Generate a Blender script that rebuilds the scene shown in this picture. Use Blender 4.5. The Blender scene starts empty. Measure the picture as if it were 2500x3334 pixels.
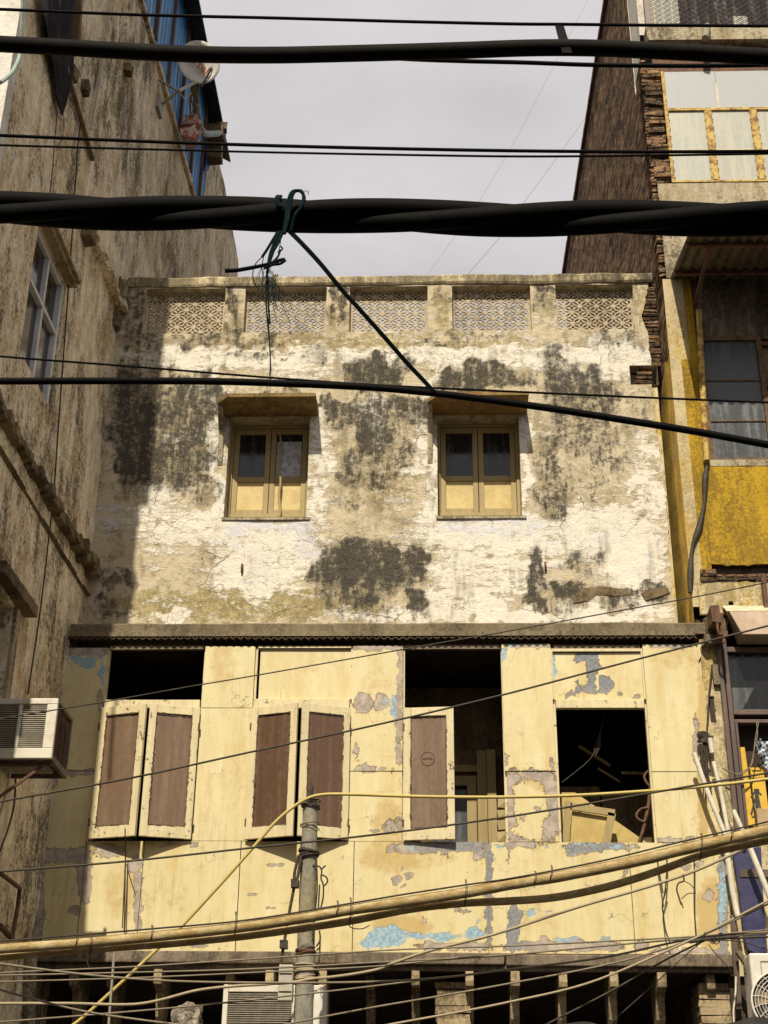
import bpy, bmesh, math, random
from mathutils import Vector, Matrix, noise as mn
random.seed(7)
sc = bpy.context.scene
COL = sc.collection
# ------------------------------------------------------------------ camera model
F = 4656.0; PW, PH = 2500.0, 3334.0
PITCH = math.radians(26.6); ROLL = math.radians(0.67); YAW = math.radians(2.1)
EYE = Vector((0, 0, 1.6))
CAMR = Matrix.Rotation(YAW, 3, 'Z') @ Matrix.Rotation(PITCH + math.pi/2, 3, 'X') @ Matrix.Rotation(ROLL, 3, 'Z')
K = 1.507                                   # overview reading -> photo pixels
def ray(x, y):
    return CAMR @ Vector(((x*K-1250)/F, (1667-y*K)/F, -1))
def PY(x, y, Y):
    d = ray(x, y); return d*(Y/d.y) + EYE
def PX(x, y, X):
    d = ray(x, y); return d*(X/d.x) + EYE
def WX(y, off=0.0):                         # face of the left-hand building
    return -4.08 + .022*(y-15.45) + off
def WL(x, y, off=0.0):
    d = ray(x, y); t = (-4.08-.022*15.45+off)/(d.x-.022*d.y); return d*t + EYE
CAMRT = CAMR.transposed()
def pix(P):
    c = CAMRT @ (Vector(P)-EYE)
    return (1250+F*c.x/-c.z)/K, (1667-F*c.y/-c.z)/K
def s2(u, v): return u/K, v/K               # photo pixels -> overview reading

# ------------------------------------------------------------------ mesh collecting
class MB:
    def __init__(s): s.v = []; s.f = []; s.sm = []
    def add(s, vs, fs, smooth=False):
        o = len(s.v); s.v += [tuple(v) for v in vs]
        for f in fs: s.f.append([i+o for i in f]); s.sm.append(smooth)
    def box(s, x0, x1, y0, y1, z0, z1, jit=0.0, R=None, c=None):
        vs = [Vector((x, y, z)) for x in (x0, x1) for y in (y0, y1) for z in (z0, z1)]
        if jit: vs = [v + Vector((random.uniform(-jit, jit), random.uniform(-jit, jit), random.uniform(-jit, jit))) for v in vs]
        if R is not None: vs = [R @ (v-c) + c for v in vs]
        s.add(vs, [(0,1,3,2),(4,6,7,5),(0,4,5,1),(2,3,7,6),(0,2,6,4),(1,5,7,3)])
    def hexa(s, p):                          # p: 4 front corners then 4 back corners
        s.add(p, [(0,1,2,3),(7,6,5,4),(0,4,5,1),(1,5,6,2),(2,6,7,3),(3,7,4,0)])
    def bar(s, a, b, w, h, up=(0,0,1), w2=None, h2=None):
        a, b = Vector(a), Vector(b); d = (b-a).normalized(); u = Vector(up)
        if abs(d.dot(u)) > .98: u = Vector((0,1,0))
        r = d.cross(u).normalized(); u = r.cross(d).normalized()
        w2 = w if w2 is None else w2; h2 = h if h2 is None else h2
        q = []
        for P, ww, hh in ((a, w, h), (b, w2, h2)):
            q += [P-r*ww/2-u*hh/2, P+r*ww/2-u*hh/2, P+r*ww/2+u*hh/2, P-r*ww/2+u*hh/2]
        s.hexa(q)
    def tube(s, pts, r, n=8, cap=True, rfun=None):
        pts = [Vector(p) for p in pts]; m = len(pts); rings = []
        N = None
        for i, p in enumerate(pts):
            t = (pts[min(i+1, m-1)]-pts[max(i-1, 0)])
            if t.length < 1e-9: t = Vector((1,0,0))
            t.normalize()
            if N is None:
                N = t.cross(Vector((0,0,1)))
                if N.length < .05: N = t.cross(Vector((0,1,0)))
                N.normalize()
            else:
                N = (N - t*N.dot(t)); N.normalize()
            B = t.cross(N)
            rr = rfun(i/(m-1)) if rfun else r
            rings.append([p + (N*math.cos(2*math.pi*k/n)+B*math.sin(2*math.pi*k/n))*rr for k in range(n)])
        vs = [v for R_ in rings for v in R_]
        fs = [(i*n+k, i*n+(k+1)%n, (i+1)*n+(k+1)%n, (i+1)*n+k) for i in range(m-1) for k in range(n)]
        s.add(vs, fs, True)
        if cap:
            s.add(rings[0], [tuple(range(n))[::-1]]); s.add(rings[-1], [tuple(range(n))])
    def prism(s, poly, vec, smooth=False):    # poly: list of 3-D points, extruded by vec
        poly = [Vector(p) for p in poly]; n = len(poly); vec = Vector(vec)
        s.add(poly+[p+vec for p in poly], [tuple(range(n)), tuple(range(2*n-1, n-1, -1))] + [(i, i+n, (i+1)%n+n, (i+1)%n) for i in range(n)])
    def build(s, name, mat, parent=None, label=None, bevel=0.0, attrs=None, solid=0.0):
        me = bpy.data.meshes.new(name); me.from_pydata(s.v, [], s.f)
        for i, p in enumerate(me.polygons): p.use_smooth = s.sm[i]
        bm = bmesh.new(); bm.from_mesh(me)
        if not attrs: bmesh.ops.recalc_face_normals(bm, faces=bm.faces)
        bm.to_mesh(me); bm.free()
        me.materials.append(mat)
        if attrs:
            for k, vals in attrs.items():
                a = me.attributes.new(k, 'FLOAT', 'POINT'); a.data.foreach_set('value', vals)
        o = bpy.data.objects.new(name, me); COL.objects.link(o)
        if bevel:
            b = o.modifiers.new('bevel', 'BEVEL'); b.width = bevel; b.segments = 2; b.limit_method = 'ANGLE'
        if solid:
            b = o.modifiers.new('solid', 'SOLIDIFY'); b.thickness = solid; b.offset = 0
        if parent is not None: adopt(o, parent)
        if label: o['label'] = label
        return o
def world_of(o):
    M = o.matrix_basis.copy()
    if o.parent: M = world_of(o.parent) @ o.matrix_parent_inverse @ M
    return M
def adopt(o, parent):
    o.parent = parent; o.matrix_parent_inverse = world_of(parent).inverted()
def tag(o, label, cat, group=None, kind=None):
    if label: o['label'] = label
    if cat: o['category'] = cat
    if group: o['group'] = group
    if kind: o['kind'] = kind
    return o
def thing(name, loc, label, cat, group=None):
    o = bpy.data.objects.new(name, None); COL.objects.link(o); o.location = loc; o.empty_display_size = .2
    return tag(o, label, cat, group)
def smooth_path(pts, step=6):
    P = [Vector(p) for p in pts]
    if len(P) < 3: step = max(step, 8)
    out = []
    for i in range(len(P)-1):
        p0 = P[i-1] if i else P[0]*2-P[1]; p1, p2 = P[i], P[i+1]; p3 = P[i+2] if i+2 < len(P) else P[-1]*2-P[-2]
        a, b, c = [max((q-w).length, 1e-6)**.5 for q, w in ((p1,p0),(p2,p1),(p3,p2))]
        m1 = ((p1-p0)/a-(p2-p0)/(a+b)+(p2-p1)/b)*b; m2 = ((p2-p1)/b-(p3-p1)/(b+c)+(p3-p2)/c)*b
        for k in range(step):
            t = k/step; t2, t3 = t*t, t*t*t
            out.append(p1*(2*t3-3*t2+1)+m1*(t3-2*t2+t)+p2*(-2*t3+3*t2)+m2*(t3-t2))
    out.append(P[-1]); return out

# ------------------------------------------------------------------ node materials
class NT:
    def __init__(s, name, rough=.9, spec=.3):
        s.m = bpy.data.materials.new(name); s.m.use_nodes = True; s.t = s.m.node_tree; s.t.nodes.clear()
        s.out = s.n('ShaderNodeOutputMaterial'); s.b = s.n('ShaderNodeBsdfPrincipled')
        s.t.links.new(s.b.outputs[0], s.out.inputs[0])
        s.b.inputs['Roughness'].default_value = rough; s.b.inputs['Specular IOR Level'].default_value = spec
        s.co = s.n('ShaderNodeTexCoord').outputs['Object']
    def n(s, t): return s.t.nodes.new(t)
    def set(s, sock, v):
        if hasattr(v, 'is_output') or isinstance(v, bpy.types.NodeSocket): s.t.links.new(v, sock)
        elif isinstance(v, (tuple, list)) and len(v) == 3 and sock.type == 'RGBA': sock.default_value = (*v, 1)
        else: sock.default_value = v
    def vec(s, sc, loc=(0,0,0), rot=(0,0,0), co=None):
        m = s.n('ShaderNodeMapping'); s.set(m.inputs[0], co or s.co); m.inputs['Scale'].default_value = sc; m.inputs['Location'].default_value = loc
        m.inputs['Rotation'].default_value = rot; return m.outputs[0]
    def noise(s, scale, detail=4, rough=.6, co=None, dist=0):
        q = s.n('ShaderNodeTexNoise'); s.set(q.inputs['Vector'], co or s.co)
        q.inputs['Scale'].default_value = scale; q.inputs['Detail'].default_value = detail; q.inputs['Roughness'].default_value = rough; q.inputs['Distortion'].default_value = dist
        return q.outputs['Fac']
    def noisec(s, scale, detail=3):
        q = s.n('ShaderNodeTexNoise'); s.set(q.inputs['Vector'], s.co); q.inputs['Scale'].default_value = scale; q.inputs['Detail'].default_value = detail
        return q.outputs['Color']
    def math(s, op, a, b=0.0, c=0.0, clamp=False):
        q = s.n('ShaderNodeMath'); q.operation = op; q.use_clamp = clamp
        s.set(q.inputs[0], a); s.set(q.inputs[1], b); s.set(q.inputs[2], c); return q.outputs[0]
    def step(s, v, lo, hi, a=0.0, b=1.0):
        q = s.n('ShaderNodeMapRange'); q.interpolation_type = 'SMOOTHSTEP'; s.set(q.inputs[0], v)
        q.inputs[1].default_value = lo; q.inputs[2].default_value = hi; q.inputs[3].default_value = a; q.inputs[4].default_value = b; return q.outputs[0]
    def mix(s, f, a, b, mode='MIX'):
        q = s.n('ShaderNodeMix'); q.data_type = 'RGBA'; q.blend_type = mode
        s.set(q.inputs[0], f); s.set(q.inputs[6], a); s.set(q.inputs[7], b); return q.outputs[2]
    def attr(s, name):
        q = s.n('ShaderNodeAttribute'); q.attribute_name = name; return q.outputs['Fac']
    def sep(s):
        q = s.n('ShaderNodeSeparateXYZ'); s.set(q.inputs[0], s.co); return q.outputs
    def vor(s, scale, co=None, feature='DISTANCE_TO_EDGE'):
        q = s.n('ShaderNodeTexVoronoi'); q.feature = feature; s.set(q.inputs['Vector'], co or s.co); q.inputs['Scale'].default_value = scale; return q.outputs['Distance']
    def warp(s, amt, scale, co=None):
        c = s.noisec(scale); q = s.n('ShaderNodeVectorMath'); q.operation = 'MULTIPLY_ADD'; s.set(q.inputs[0], c); q.inputs[1].default_value = (amt,)*3
        s.set(q.inputs[2], co or s.co); return q.outputs[0]
    def done(s, col, rough=None, bump=None, bstr=.5, bdist=.02, metal=None):
        s.set(s.b.inputs['Base Color'], col)
        if rough is not None: s.set(s.b.inputs['Roughness'], rough)
        if metal is not None: s.b.inputs['Metallic'].default_value = metal
        if bump is not None:
            q = s.n('ShaderNodeBump'); q.inputs['Strength'].default_value = bstr; q.inputs['Distance'].default_value = bdist
            s.set(q.inputs['Height'], bump); s.t.links.new(q.outputs[0], s.b.inputs['Normal'])
        return s.m

def m_plaster():                 # whitewash over tan plaster with black mould, painted shade at left, cracks
    s = NT('old_plaster', .95, .12)
    n_big = s.noise(.9, 3); n_med = s.noise(3.6, 7, .68); n_fine = s.noise(21, 6, .72); n_vf = s.noise(62, 4, .75)
    brush = s.noise(1, 7, .72, s.vec((2.6, 3, 13))); mid = s.noise(9, 6, .7)
    cream, tan, khaki = (.53,.45,.31), (.295,.24,.145), (.23,.185,.08)
    pale, lav = (.70,.655,.555), (.57,.555,.595)
    c = s.mix(s.step(s.math('ADD', n_med, s.math('MULTIPLY', n_fine, .4)), .52, .74), tan, cream)
    kh = s.step(s.math('ADD', s.attr('khaki'), s.math('MULTIPLY_ADD', mid, 1.4, -.70)), .36, .62)
    c = s.mix(s.math('MULTIPLY', kh, .85), c, s.mix(s.step(n_fine, .38, .62), khaki, (.40,.32,.15)))
    wv = s.math('ADD', s.attr('white'), s.math('ADD', s.math('MULTIPLY_ADD', brush, 1.7, -.80), s.math('MULTIPLY_ADD', mid, 1.2, -.60)))
    wv = s.math('ADD', wv, s.math('MULTIPLY_ADD', n_fine, 1.0, -.5))
    w = s.step(wv, .10, .46)
    c = s.mix(s.math('MULTIPLY', w, .92), c, pale)
    lv = s.step(s.math('ADD', s.attr('lav'), s.math('ADD', s.math('MULTIPLY_ADD', brush, 1.4, -.7), s.math('MULTIPLY_ADD', n_fine, 1.1, -.55))), .42, .66)
    c = s.mix(s.math('MULTIPLY', lv, .8), c, lav)
    st = s.step(s.math('MULTIPLY', s.noise(1, 6, .7, s.vec((8, 3, .8))), s.noise(2.2, 3)), .27, .40)
    c = s.mix(s.math('MULTIPLY', st, .5), c, (.20,.16,.095))
    ga = s.attr('grime_shade')
    gv = s.math('ADD', s.math('MULTIPLY', ga, 1.16), s.math('ADD', s.math('MULTIPLY_ADD', n_fine, 2.4, -1.2), s.math('MULTIPLY_ADD', mid, 2.0, -1.0)))
    gv = s.math('ADD', gv, s.math('ADD', s.math('MULTIPLY_ADD', n_vf, 1.3, -.65), s.math('MULTIPLY_ADD', n_med, 1.3, -.65)))
    gv = s.math('ADD', gv, s.math('MULTIPLY_ADD', s.noise(1, 6, .72, s.vec((12, 3, 1.7))), 2.2, -1.1))
    g = s.math('MULTIPLY', s.step(gv, .18, .95), s.step(ga, .0, .42))
    halo = s.math('MULTIPLY', s.step(s.math('ADD', ga, s.math('MULTIPLY_ADD', mid, .9, -.45)), .15, .7), .5)
    c = s.mix(halo, c, (.20,.165,.10))
    c = s.mix(s.math('MULTIPLY', g, .93), c, s.mix(s.step(n_vf, .35, .65), (.018,.0165,.0145), (.085,.076,.06)))
    sp = s.step(s.math('ADD', s.math('MULTIPLY', n_vf, .7), s.math('ADD', s.math('MULTIPLY', n_med, .8), s.math('MULTIPLY', mid, .4))), 1.02, 1.2)
    c = s.mix(s.math('MULTIPLY', sp, .6), c, (.13,.105,.065))
    cr = s.vor(1.5, s.warp(.55, 2.2)); crm = s.step(s.noise(1.1, 2), .50, .60)
    ck = s.math('MULTIPLY', s.step(cr, .003, .008, 1, 0), crm)
    cr2 = s.vor(6.5, s.warp(.25, 5)); ck2 = s.math('MULTIPLY', s.step(cr2, .008, .024, 1, 0), s.step(s.noise(1.9, 2), .55, .64))
    ckk = s.math('MAXIMUM', ck, s.math('MULTIPLY', ck2, .6))
    c = s.mix(s.math('MULTIPLY', ckk, .65), c, (.12,.095,.06))
    h = s.math('ADD', s.math('MULTIPLY', n_fine, .6), s.math('ADD', s.math('MULTIPLY', w, .25), s.math('MULTIPLY', ckk, -.7)))
    h = s.math('ADD', h, s.math('ADD', s.math('MULTIPLY', mid, .9), s.math('MULTIPLY', g, -.2)))
    return s.done(c, None, h, .8, .024)

def m_stucco(name, c1, c2, c3, stain=(.09,.075,.05), stainamt=.6, vert=1.6, sc_=1.0):   # blotched, stained render
    s = NT(name, .95, .1); k = 1.0/vert**.5
    v1 = s.noise(1.3*sc_, 7, .72, s.vec((1.4, 1.4, k))); v2 = s.noise(4.5*sc_, 7, .74, s.vec((1.5, 1.5, k))); f = s.noise(24, 5, .74); vf = s.noise(60, 3, .7)
    big = s.noise(.5, 4, .6)
    c = s.mix(s.step(s.math('ADD', v2, s.math('MULTIPLY', f, .5)), .58, .92), c1, c2)
    c = s.mix(s.step(s.math('ADD', v1, s.math('MULTIPLY', f, .5)), .70, .92), c, c3)
    sv = s.math('ADD', s.noise(1.9*sc_, 8, .78, s.vec((2, 2, .8*k), (3.1, 1.7, .3))), s.math('MULTIPLY_ADD', big, .7, -.35))
    sv = s.math('ADD', sv, s.math('MULTIPLY_ADD', f, .8, -.40))
    st = s.step(sv, .47, .66)
    c = s.mix(s.math('MULTIPLY', st, stainamt), c, stain)
    pl = s.step(s.math('ADD', s.math('MULTIPLY', f, .6), s.math('MULTIPLY', v2, .7)), .74, .86)
    c = s.mix(s.math('MULTIPLY', pl, .5), c, tuple(min(.8, x*1.35) for x in c2))
    h = s.math('ADD', s.math('MULTIPLY', v2, .9), s.math('ADD', s.math('MULTIPLY', f, .5), s.math('MULTIPLY', vf, .15)))
    return s.done(c, None, h, .75, .025)

def m_panel():                   # yellow painted ply with peeled, blue and mauve undercoats
    s = NT('peeling_yellow_paint', .55, .35)
    f = s.noise(38, 5, .7); m = s.noise(9, 5, .65); big = s.noise(1.1, 3)
    vs_ = s.noise(1, 6, .7, s.vec((5, 3, 1.3))); vs2 = s.noise(1, 4, .6, s.vec((4.5, 3, .45), (5, 0, 2)))
    c = s.mix(s.step(vs_, .35, .68), (.565,.475,.245), (.625,.545,.31))
    c = s.mix(s.math('MULTIPLY', s.step(s.math('ADD', vs2, s.math('MULTIPLY_ADD', m, .3, -.15)), .47, .72), .75), c, (.53,.39,.155))
    drip = s.step(s.math('ADD', s.noise(1, 6, .75, s.vec((22, 4, .7), (2, 0, 5))), s.math('MULTIPLY_ADD', big, .5, -.25)), .56, .74)
    c = s.mix(s.math('MULTIPLY', drip, .6), c, (.33,.235,.10))
    soil = s.step(s.math('ADD', s.math('MULTIPLY', m, .6), s.math('ADD', s.math('MULTIPLY', f, .5), s.math('MULTIPLY', big, .3))), .74, .92)
    c = s.mix(s.math('MULTIPLY', soil, .6), c, (.36,.28,.15))
    c = s.mix(s.math('MULTIPLY', s.step(s.math('ADD', s.attr('stain'), s.math('MULTIPLY_ADD', m, 1.0, -.5)), .25, .8), .7), c, (.42,.27,.08))
    pv = s.math('ADD', s.attr('peel'), s.math('ADD', s.math('MULTIPLY_ADD', m, 1.3, -.65), s.math('MULTIPLY_ADD', f, .8, -.40)))
    pv = s.math('MULTIPLY', pv, s.step(s.attr('peel'), .02, .12))
    p = s.step(pv, .50, .53)
    rim = s.math('MULTIPLY', s.step(pv, .40, .49), s.step(pv, .53, .58, 1, 0))
    bv = s.math('ADD', s.attr('blue'), s.math('ADD', s.math('MULTIPLY_ADD', m, 1.6, -.8), s.math('MULTIPLY_ADD', f, 1.3, -.65)))
    b = s.math('MULTIPLY', s.step(bv, .48, .55), s.step(s.attr('blue'), .02, .15))
    under = s.mix(s.step(m, .4, .62), (.44,.37,.295), (.29,.245,.20))
    under = s.mix(s.attr('grey'), under, s.mix(s.step(f, .4, .6), (.15,.155,.165), (.24,.25,.26)))
    c = s.mix(p, c, under)
    c = s.mix(b, c, s.mix(s.step(f, .4, .62), (.19,.30,.37), (.35,.46,.50)))
    c = s.mix(s.math('MULTIPLY', rim, .75), c, (.085,.062,.035))
    edge = s.math('MULTIPLY', s.step(pv, .22, .44), s.step(pv, .46, .53, 1, 0)); c = s.mix(s.math('MULTIPLY', edge, .35), c, (.45,.32,.12))
    # little chips and nail holes
    ch = s.step(s.math('ADD', s.vor(7, None, 'F1'), s.math('MULTIPLY', f, .10)), .075, .10, 1, 0)
    ch = s.math('MULTIPLY', ch, s.step(s.noise(1.6, 1), .46, .53))
    hc = s.math('MULTIPLY', s.step(s.vor(2.6, s.warp(.5, 3)), .003, .007, 1, 0), s.step(s.noise(2.3, 2, .5, s.vec((1,1,1), (4,0,4))), .56, .62))
    ch = s.math('MAXIMUM', ch, s.math('MULTIPLY', hc, .7))
    c = s.mix(ch, c, (.13,.11,.09))
    h = s.math('ADD', s.math('MULTIPLY', s.math('MAXIMUM', p, b), -.9), s.math('ADD', s.math('MULTIPLY', f, .12), s.math('MULTIPLY', rim, .3)))
    h = s.math('ADD', h, s.math('MULTIPLY', big, 1.2))
    return s.done(c, s.mix(p, (.5,.5,.5), (.9,.9,.9)), h, .6, .012)

def m_woodpaint(name, base=(.74,.63,.36), under=(.20,.16,.12), chip=.60):   # painted joinery with chipped edges
    s = NT(name, .6, .3)
    f = s.noise(34, 5, .7); m = s.noise(7, 4, .6); v = s.noise(1, 4, .6, s.vec((16, 16, 1.5)))
    c = s.mix(s.step(v, .35, .7), base, tuple(x*.82 for x in base))
    cv = s.math('ADD', s.math('MULTIPLY', f, .5), s.math('MULTIPLY', m, .5)); p = s.step(cv, chip, chip+.025)
    c = s.mix(p, c, under)
    dk = s.step(s.noise(1, 5, .7, s.vec((6, 6, 22))), .6, .72)
    c = s.mix(s.math('MULTIPLY', dk, .3), c, (.3,.2,.08))
    return s.done(c, None, s.math('ADD', s.math('MULTIPLY', p, -.7), s.math('MULTIPLY', f, .2)), .5, .006)

def m_simple(name, c1, c2=None, rough=.7, spec=.3, scale=12, bstr=.3, bdist=.006, metal=None, lo=.4, hi=.6, detail=5, stretch=(1,1,1)):
    s = NT(name, rough, spec); f = s.noise(scale, detail, .65, s.vec(stretch)); f2 = s.noise(scale*4, 3, .6)
    c = s.mix(s.step(s.math('ADD', s.math('MULTIPLY', f, .8), s.math('MULTIPLY', f2, .2)), lo, hi), c1, c2 or tuple(x*.75 for x in c1))
    return s.done(c, None, f2, bstr, bdist, metal)

def m_brick(name, axis):         # rough brickwork; axis 0: wall in x-z, 1: wall in y-z
    s = NT(name, .95, .1)
    x, y, z = s.sep(); u = (x, y)[axis]
    cv = s.n('ShaderNodeCombineXYZ'); s.set(cv.inputs[0], u); s.set(cv.inputs[1], z)
    wv = s.n('ShaderNodeVectorMath'); wv.operation = 'MULTIPLY_ADD'; s.set(wv.inputs[0], s.noisec(5, 4)); wv.inputs[1].default_value = (.03,.03,0); s.set(wv.inputs[2], cv.outputs[0])
    b = s.n('ShaderNodeTexBrick'); s.set(b.inputs['Vector'], wv.outputs[0])
    b.inputs['Color1'].default_value = (.56,.30,.155,1); b.inputs['Color2'].default_value = (.25,.14,.08,1); b.inputs['Mortar'].default_value = (.10,.08,.055,1)
    b.inputs['Scale'].default_value = 1; b.inputs['Brick Width'].default_value = .24; b.inputs['Row Height'].default_value = .10; b.inputs['Mortar Size'].default_value = .016; b.inputs['Mortar Smooth'].default_value = .4; b.inputs['Bias'].default_value = -.1
    n = s.noise(3, 6, .7); f = s.noise(28, 5, .75); lay = s.noise(1, 6, .75, s.vec((.9,.9,8)) if axis == 0 else s.vec((1,2.6,10))); pale = s.step(s.math('ADD', s.noise(14, 4, .7), s.math('MULTIPLY', f, .4)), .70, .80)
    c = s.mix(s.math('MULTIPLY', s.step(n, .45, .68), .7), b.outputs['Color'], (.055,.036,.025))
    c = s.mix(s.math('MULTIPLY', pale, .8), c, (.45,.34,.21))
    c = s.mix(s.step(lay, .40, .56, .85, 0), c, (.035,.023,.016)); c = s.mix(s.math('MULTIPLY', s.step(lay, .54, .66), .6), c, (.52,.33,.18))
    h = s.math('ADD', s.math('MULTIPLY', b.outputs['Fac'], -1.0), s.math('MULTIPLY', f, 1.1))
    return s.done(c, None, h, 1.0, .07)

def m_glass(name, col, rough=.12, streak=.3, streakcol=(.3,.3,.28), spec=.5, vert=True):
    s = NT(name, rough, spec)
    v = s.noise(1, 5, .65, s.vec((14, 14, 1.0) if vert else (5, 5, 5))); f = s.noise(18, 4, .6)
    d = s.step(s.math('ADD', s.math('MULTIPLY', v, .7), s.math('MULTIPLY', f, .3)), .42, .72)
    c = s.mix(s.math('MULTIPLY', d, streak), col, streakcol)
    return s.done(c, s.math('MULTIPLY_ADD', d, .35, rough))

def m_cable(name, col, rough=.55, dust=(.3,.26,.18), amt=.4, bump=.3, spec=.25):
    s = NT(name, rough, spec); n = s.noise(7, 6, .72, s.vec((1, 2.4, 2.4))); f = s.noise(60, 4, .7)
    c = s.mix(s.math('MULTIPLY', s.step(s.math('ADD', s.math('MULTIPLY', n, .7), s.math('MULTIPLY', f, .3)), .42, .66), amt), col, dust)
    return s.done(c, None, f, bump, .004)

M = {}
M['plaster'] = m_plaster()
M['leftwall'] = m_stucco('left_stucco', (.60,.475,.30), (.88,.78,.59), (.44,.32,.17), (.07,.054,.036), .85, 1.3)
M['leftledge'] = m_stucco('broken_moulding', (.16,.115,.065), (.26,.20,.12), (.09,.065,.04), (.04,.03,.02), .6)
M['concrete'] = m_stucco('weathered_concrete', (.33,.28,.19), (.47,.40,.27), (.24,.19,.11), (.055,.048,.036), .75, 3.0, 1.6)
M['coping'] = m_stucco('coping_concrete', (.17,.14,.085), (.25,.205,.125), (.58,.48,.30), (.035,.031,.024), .75, 2.5, 2.2)
M['lattice'] = m_stucco('lattice_terracotta', (.44,.365,.25), (.53,.45,.32), (.34,.275,.18), (.12,.10,.07), .45, 3, 2)
M['panel'] = m_panel()
M['joinery'] = m_woodpaint('cream_joinery', (.62,.525,.31), (.15,.115,.075), .585)
M['yjoinery'] = m_woodpaint('yellow_joinery', (.35,.265,.115), (.13,.09,.04), .63)
M['ypanel'] = m_simple('yellow_window_panel', (.52,.39,.135), (.43,.31,.10), .4, .4, 3)
M['brownpane'] = m_glass('brown_film_pane', (.155,.098,.062), .3, .55, (.25,.175,.115), .3)
M['brownpane2'] = m_glass('dark_brown_pane', (.10,.055,.033), .18, .5, (.20,.125,.075), .35)
M['darkglass'] = m_glass('dark_glass', (.012,.013,.014), .08, .25, (.09,.09,.08))
M['greyglass'] = m_glass('dusty_glass', (.05,.055,.056), .25, .5, (.15,.155,.15))
M['filmglass'] = m_glass('shop_glass', (.010,.010,.010), .06, .12, (.05,.05,.045))
M['palepane'] = m_glass('frosted_sheet', (.33,.33,.28), .35, .8, (.48,.43,.30), .4)
M['metalpane'] = m_glass('grey_sheet_pane', (.33,.34,.345), .4, .4, (.43,.42,.40), .3)
M['foil'] = m_simple('crinkled_foil', (.92,.94,.98), (.50,.52,.56), .3, .6, 14, 1.0, .06, .0)
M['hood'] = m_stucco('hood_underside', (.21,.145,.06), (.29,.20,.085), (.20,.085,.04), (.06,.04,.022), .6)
M['cornice'] = m_stucco('cornice_cement', (.18,.145,.09), (.25,.20,.125), (.12,.095,.06), (.05,.04,.03), .55, 3, 1.5)
M['corr'] = m_simple('rusted_corrugated', (.07,.055,.04), (.13,.095,.06), .7, .3, 6)
M['darkroom'] = m_simple('interior_dark_brown', (.05,.038,.028), (.085,.062,.045), .95, .05, 2)  # plain dark brown for rooms, cores and backings behind openings
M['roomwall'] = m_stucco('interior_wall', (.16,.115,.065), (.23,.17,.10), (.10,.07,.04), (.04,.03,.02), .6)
M['beam'] = m_stucco('ledge_timber', (.17,.135,.095), (.25,.20,.14), (.11,.085,.06), (.045,.035,.025), .5, 6, 2)
M['bracket'] = m_stucco('bracket_wood', (.31,.235,.135), (.42,.33,.20), (.20,.145,.08), (.05,.038,.024), .65)
M['brickside'] = m_brick('old_brick_side', 1); M['brickfront'] = m_brick('old_brick_front', 0)
M['whitewall'] = m_stucco('pale_limewash', (.62,.58,.50), (.74,.70,.62), (.48,.44,.37), (.25,.22,.18), .3)
M['yellow'] = m_stucco('ochre_paint', (.38,.235,.018), (.46,.29,.028), (.27,.165,.02), (.13,.085,.025), .65, 1.6, .7)
M['yellowpale'] = m_stucco('ochre_over_plaster', (.52,.43,.25), (.60,.51,.33), (.46,.31,.05), (.16,.12,.06), .6, 3, 1.6)
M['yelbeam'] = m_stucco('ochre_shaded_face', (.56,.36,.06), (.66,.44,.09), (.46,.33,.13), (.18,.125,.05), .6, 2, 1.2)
M['stripwhite'] = m_stucco('bare_strip', (.46,.37,.20), (.55,.46,.29), (.46,.31,.07), (.17,.13,.07), .45)
M['rusty'] = m_simple('rusted_frame', (.50,.36,.10), (.20,.085,.025), .7, .3, 9, .4, .008, None, .42, .62)
M['rustyold'] = m_simple('old_rusted_frame', (.16,.10,.05), (.085,.05,.03), .8, .3, 9)
M['rustdark'] = m_simple('rusted_iron', (.15,.075,.04), (.085,.045,.03), .8, .3, 14)
M['brownframe'] = m_simple('brown_frame', (.13,.085,.065), (.085,.058,.045), .5, .4, 5, .2, .004, None, .4, .6, 4, (1,1,.2))
M['canopy'] = m_simple('canopy_sheet', (.40,.31,.22), (.33,.235,.165), .6, .3, 3)
M['canopytop'] = m_simple('canopy_top', (.60,.52,.36), (.46,.39,.25), .7, .3, 5)
M['acwhite'] = m_simple('ac_cream_case', (.62,.57,.47), (.52,.47,.37), .45, .4, 4)
M['acwhite2'] = m_simple('ac_white_case', (.68,.63,.55), (.58,.54,.46), .45, .4, 4)
M['acdark'] = m_simple('ac_dark', (.022,.018,.014), (.04,.032,.025), .6, .3, 20)
M['slat'] = m_simple('ac_slat', (.48,.42,.32), (.36,.31,.23), .5, .3, 8)
M['fin'] = m_simple('coil_fin', (.30,.26,.19), (.22,.19,.14), .5, .4, 8)
M['blue'] = m_simple('blue_sheet', (.045,.19,.42), (.06,.24,.48), .45, .4, 5, .2, .004, None, .4, .6, 5, (1,1,.3))
M['bluedark'] = m_simple('navy_panel', (.022,.024,.075), (.045,.042,.095), .45, .4, 5)
M['roofsheet'] = m_simple('dark_roof_sheet', (.045,.043,.038), (.075,.07,.06), .6, .3, 4)
M['cloth'] = m_simple('dark_cloth', (.016,.014,.016), (.028,.024,.026), .9, .1, 6)
M['wood'] = m_simple('bare_wood', (.17,.115,.065), (.11,.07,.04), .8, .2, 4, .4, .01, None, .4, .6, 5, (4,4,.6))
M['whiteframe'] = m_simple('white_window_frame', (.58,.58,.57), (.48,.48,.47), .4, .4, 5)
M['black'] = m_cable('black_rubber', (.003,.0028,.0026), .7, (.008,.007,.005), .5, .3, .06)
M['pipeblack'] = m_cable('brownish_black_duct', (.005,.004,.003), .7, (.014,.009,.005), .6, .3, .07)
M['wiredark'] = m_cable('weathered_wire', (.035,.027,.018), .6, (.10,.08,.05), .6)
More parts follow.
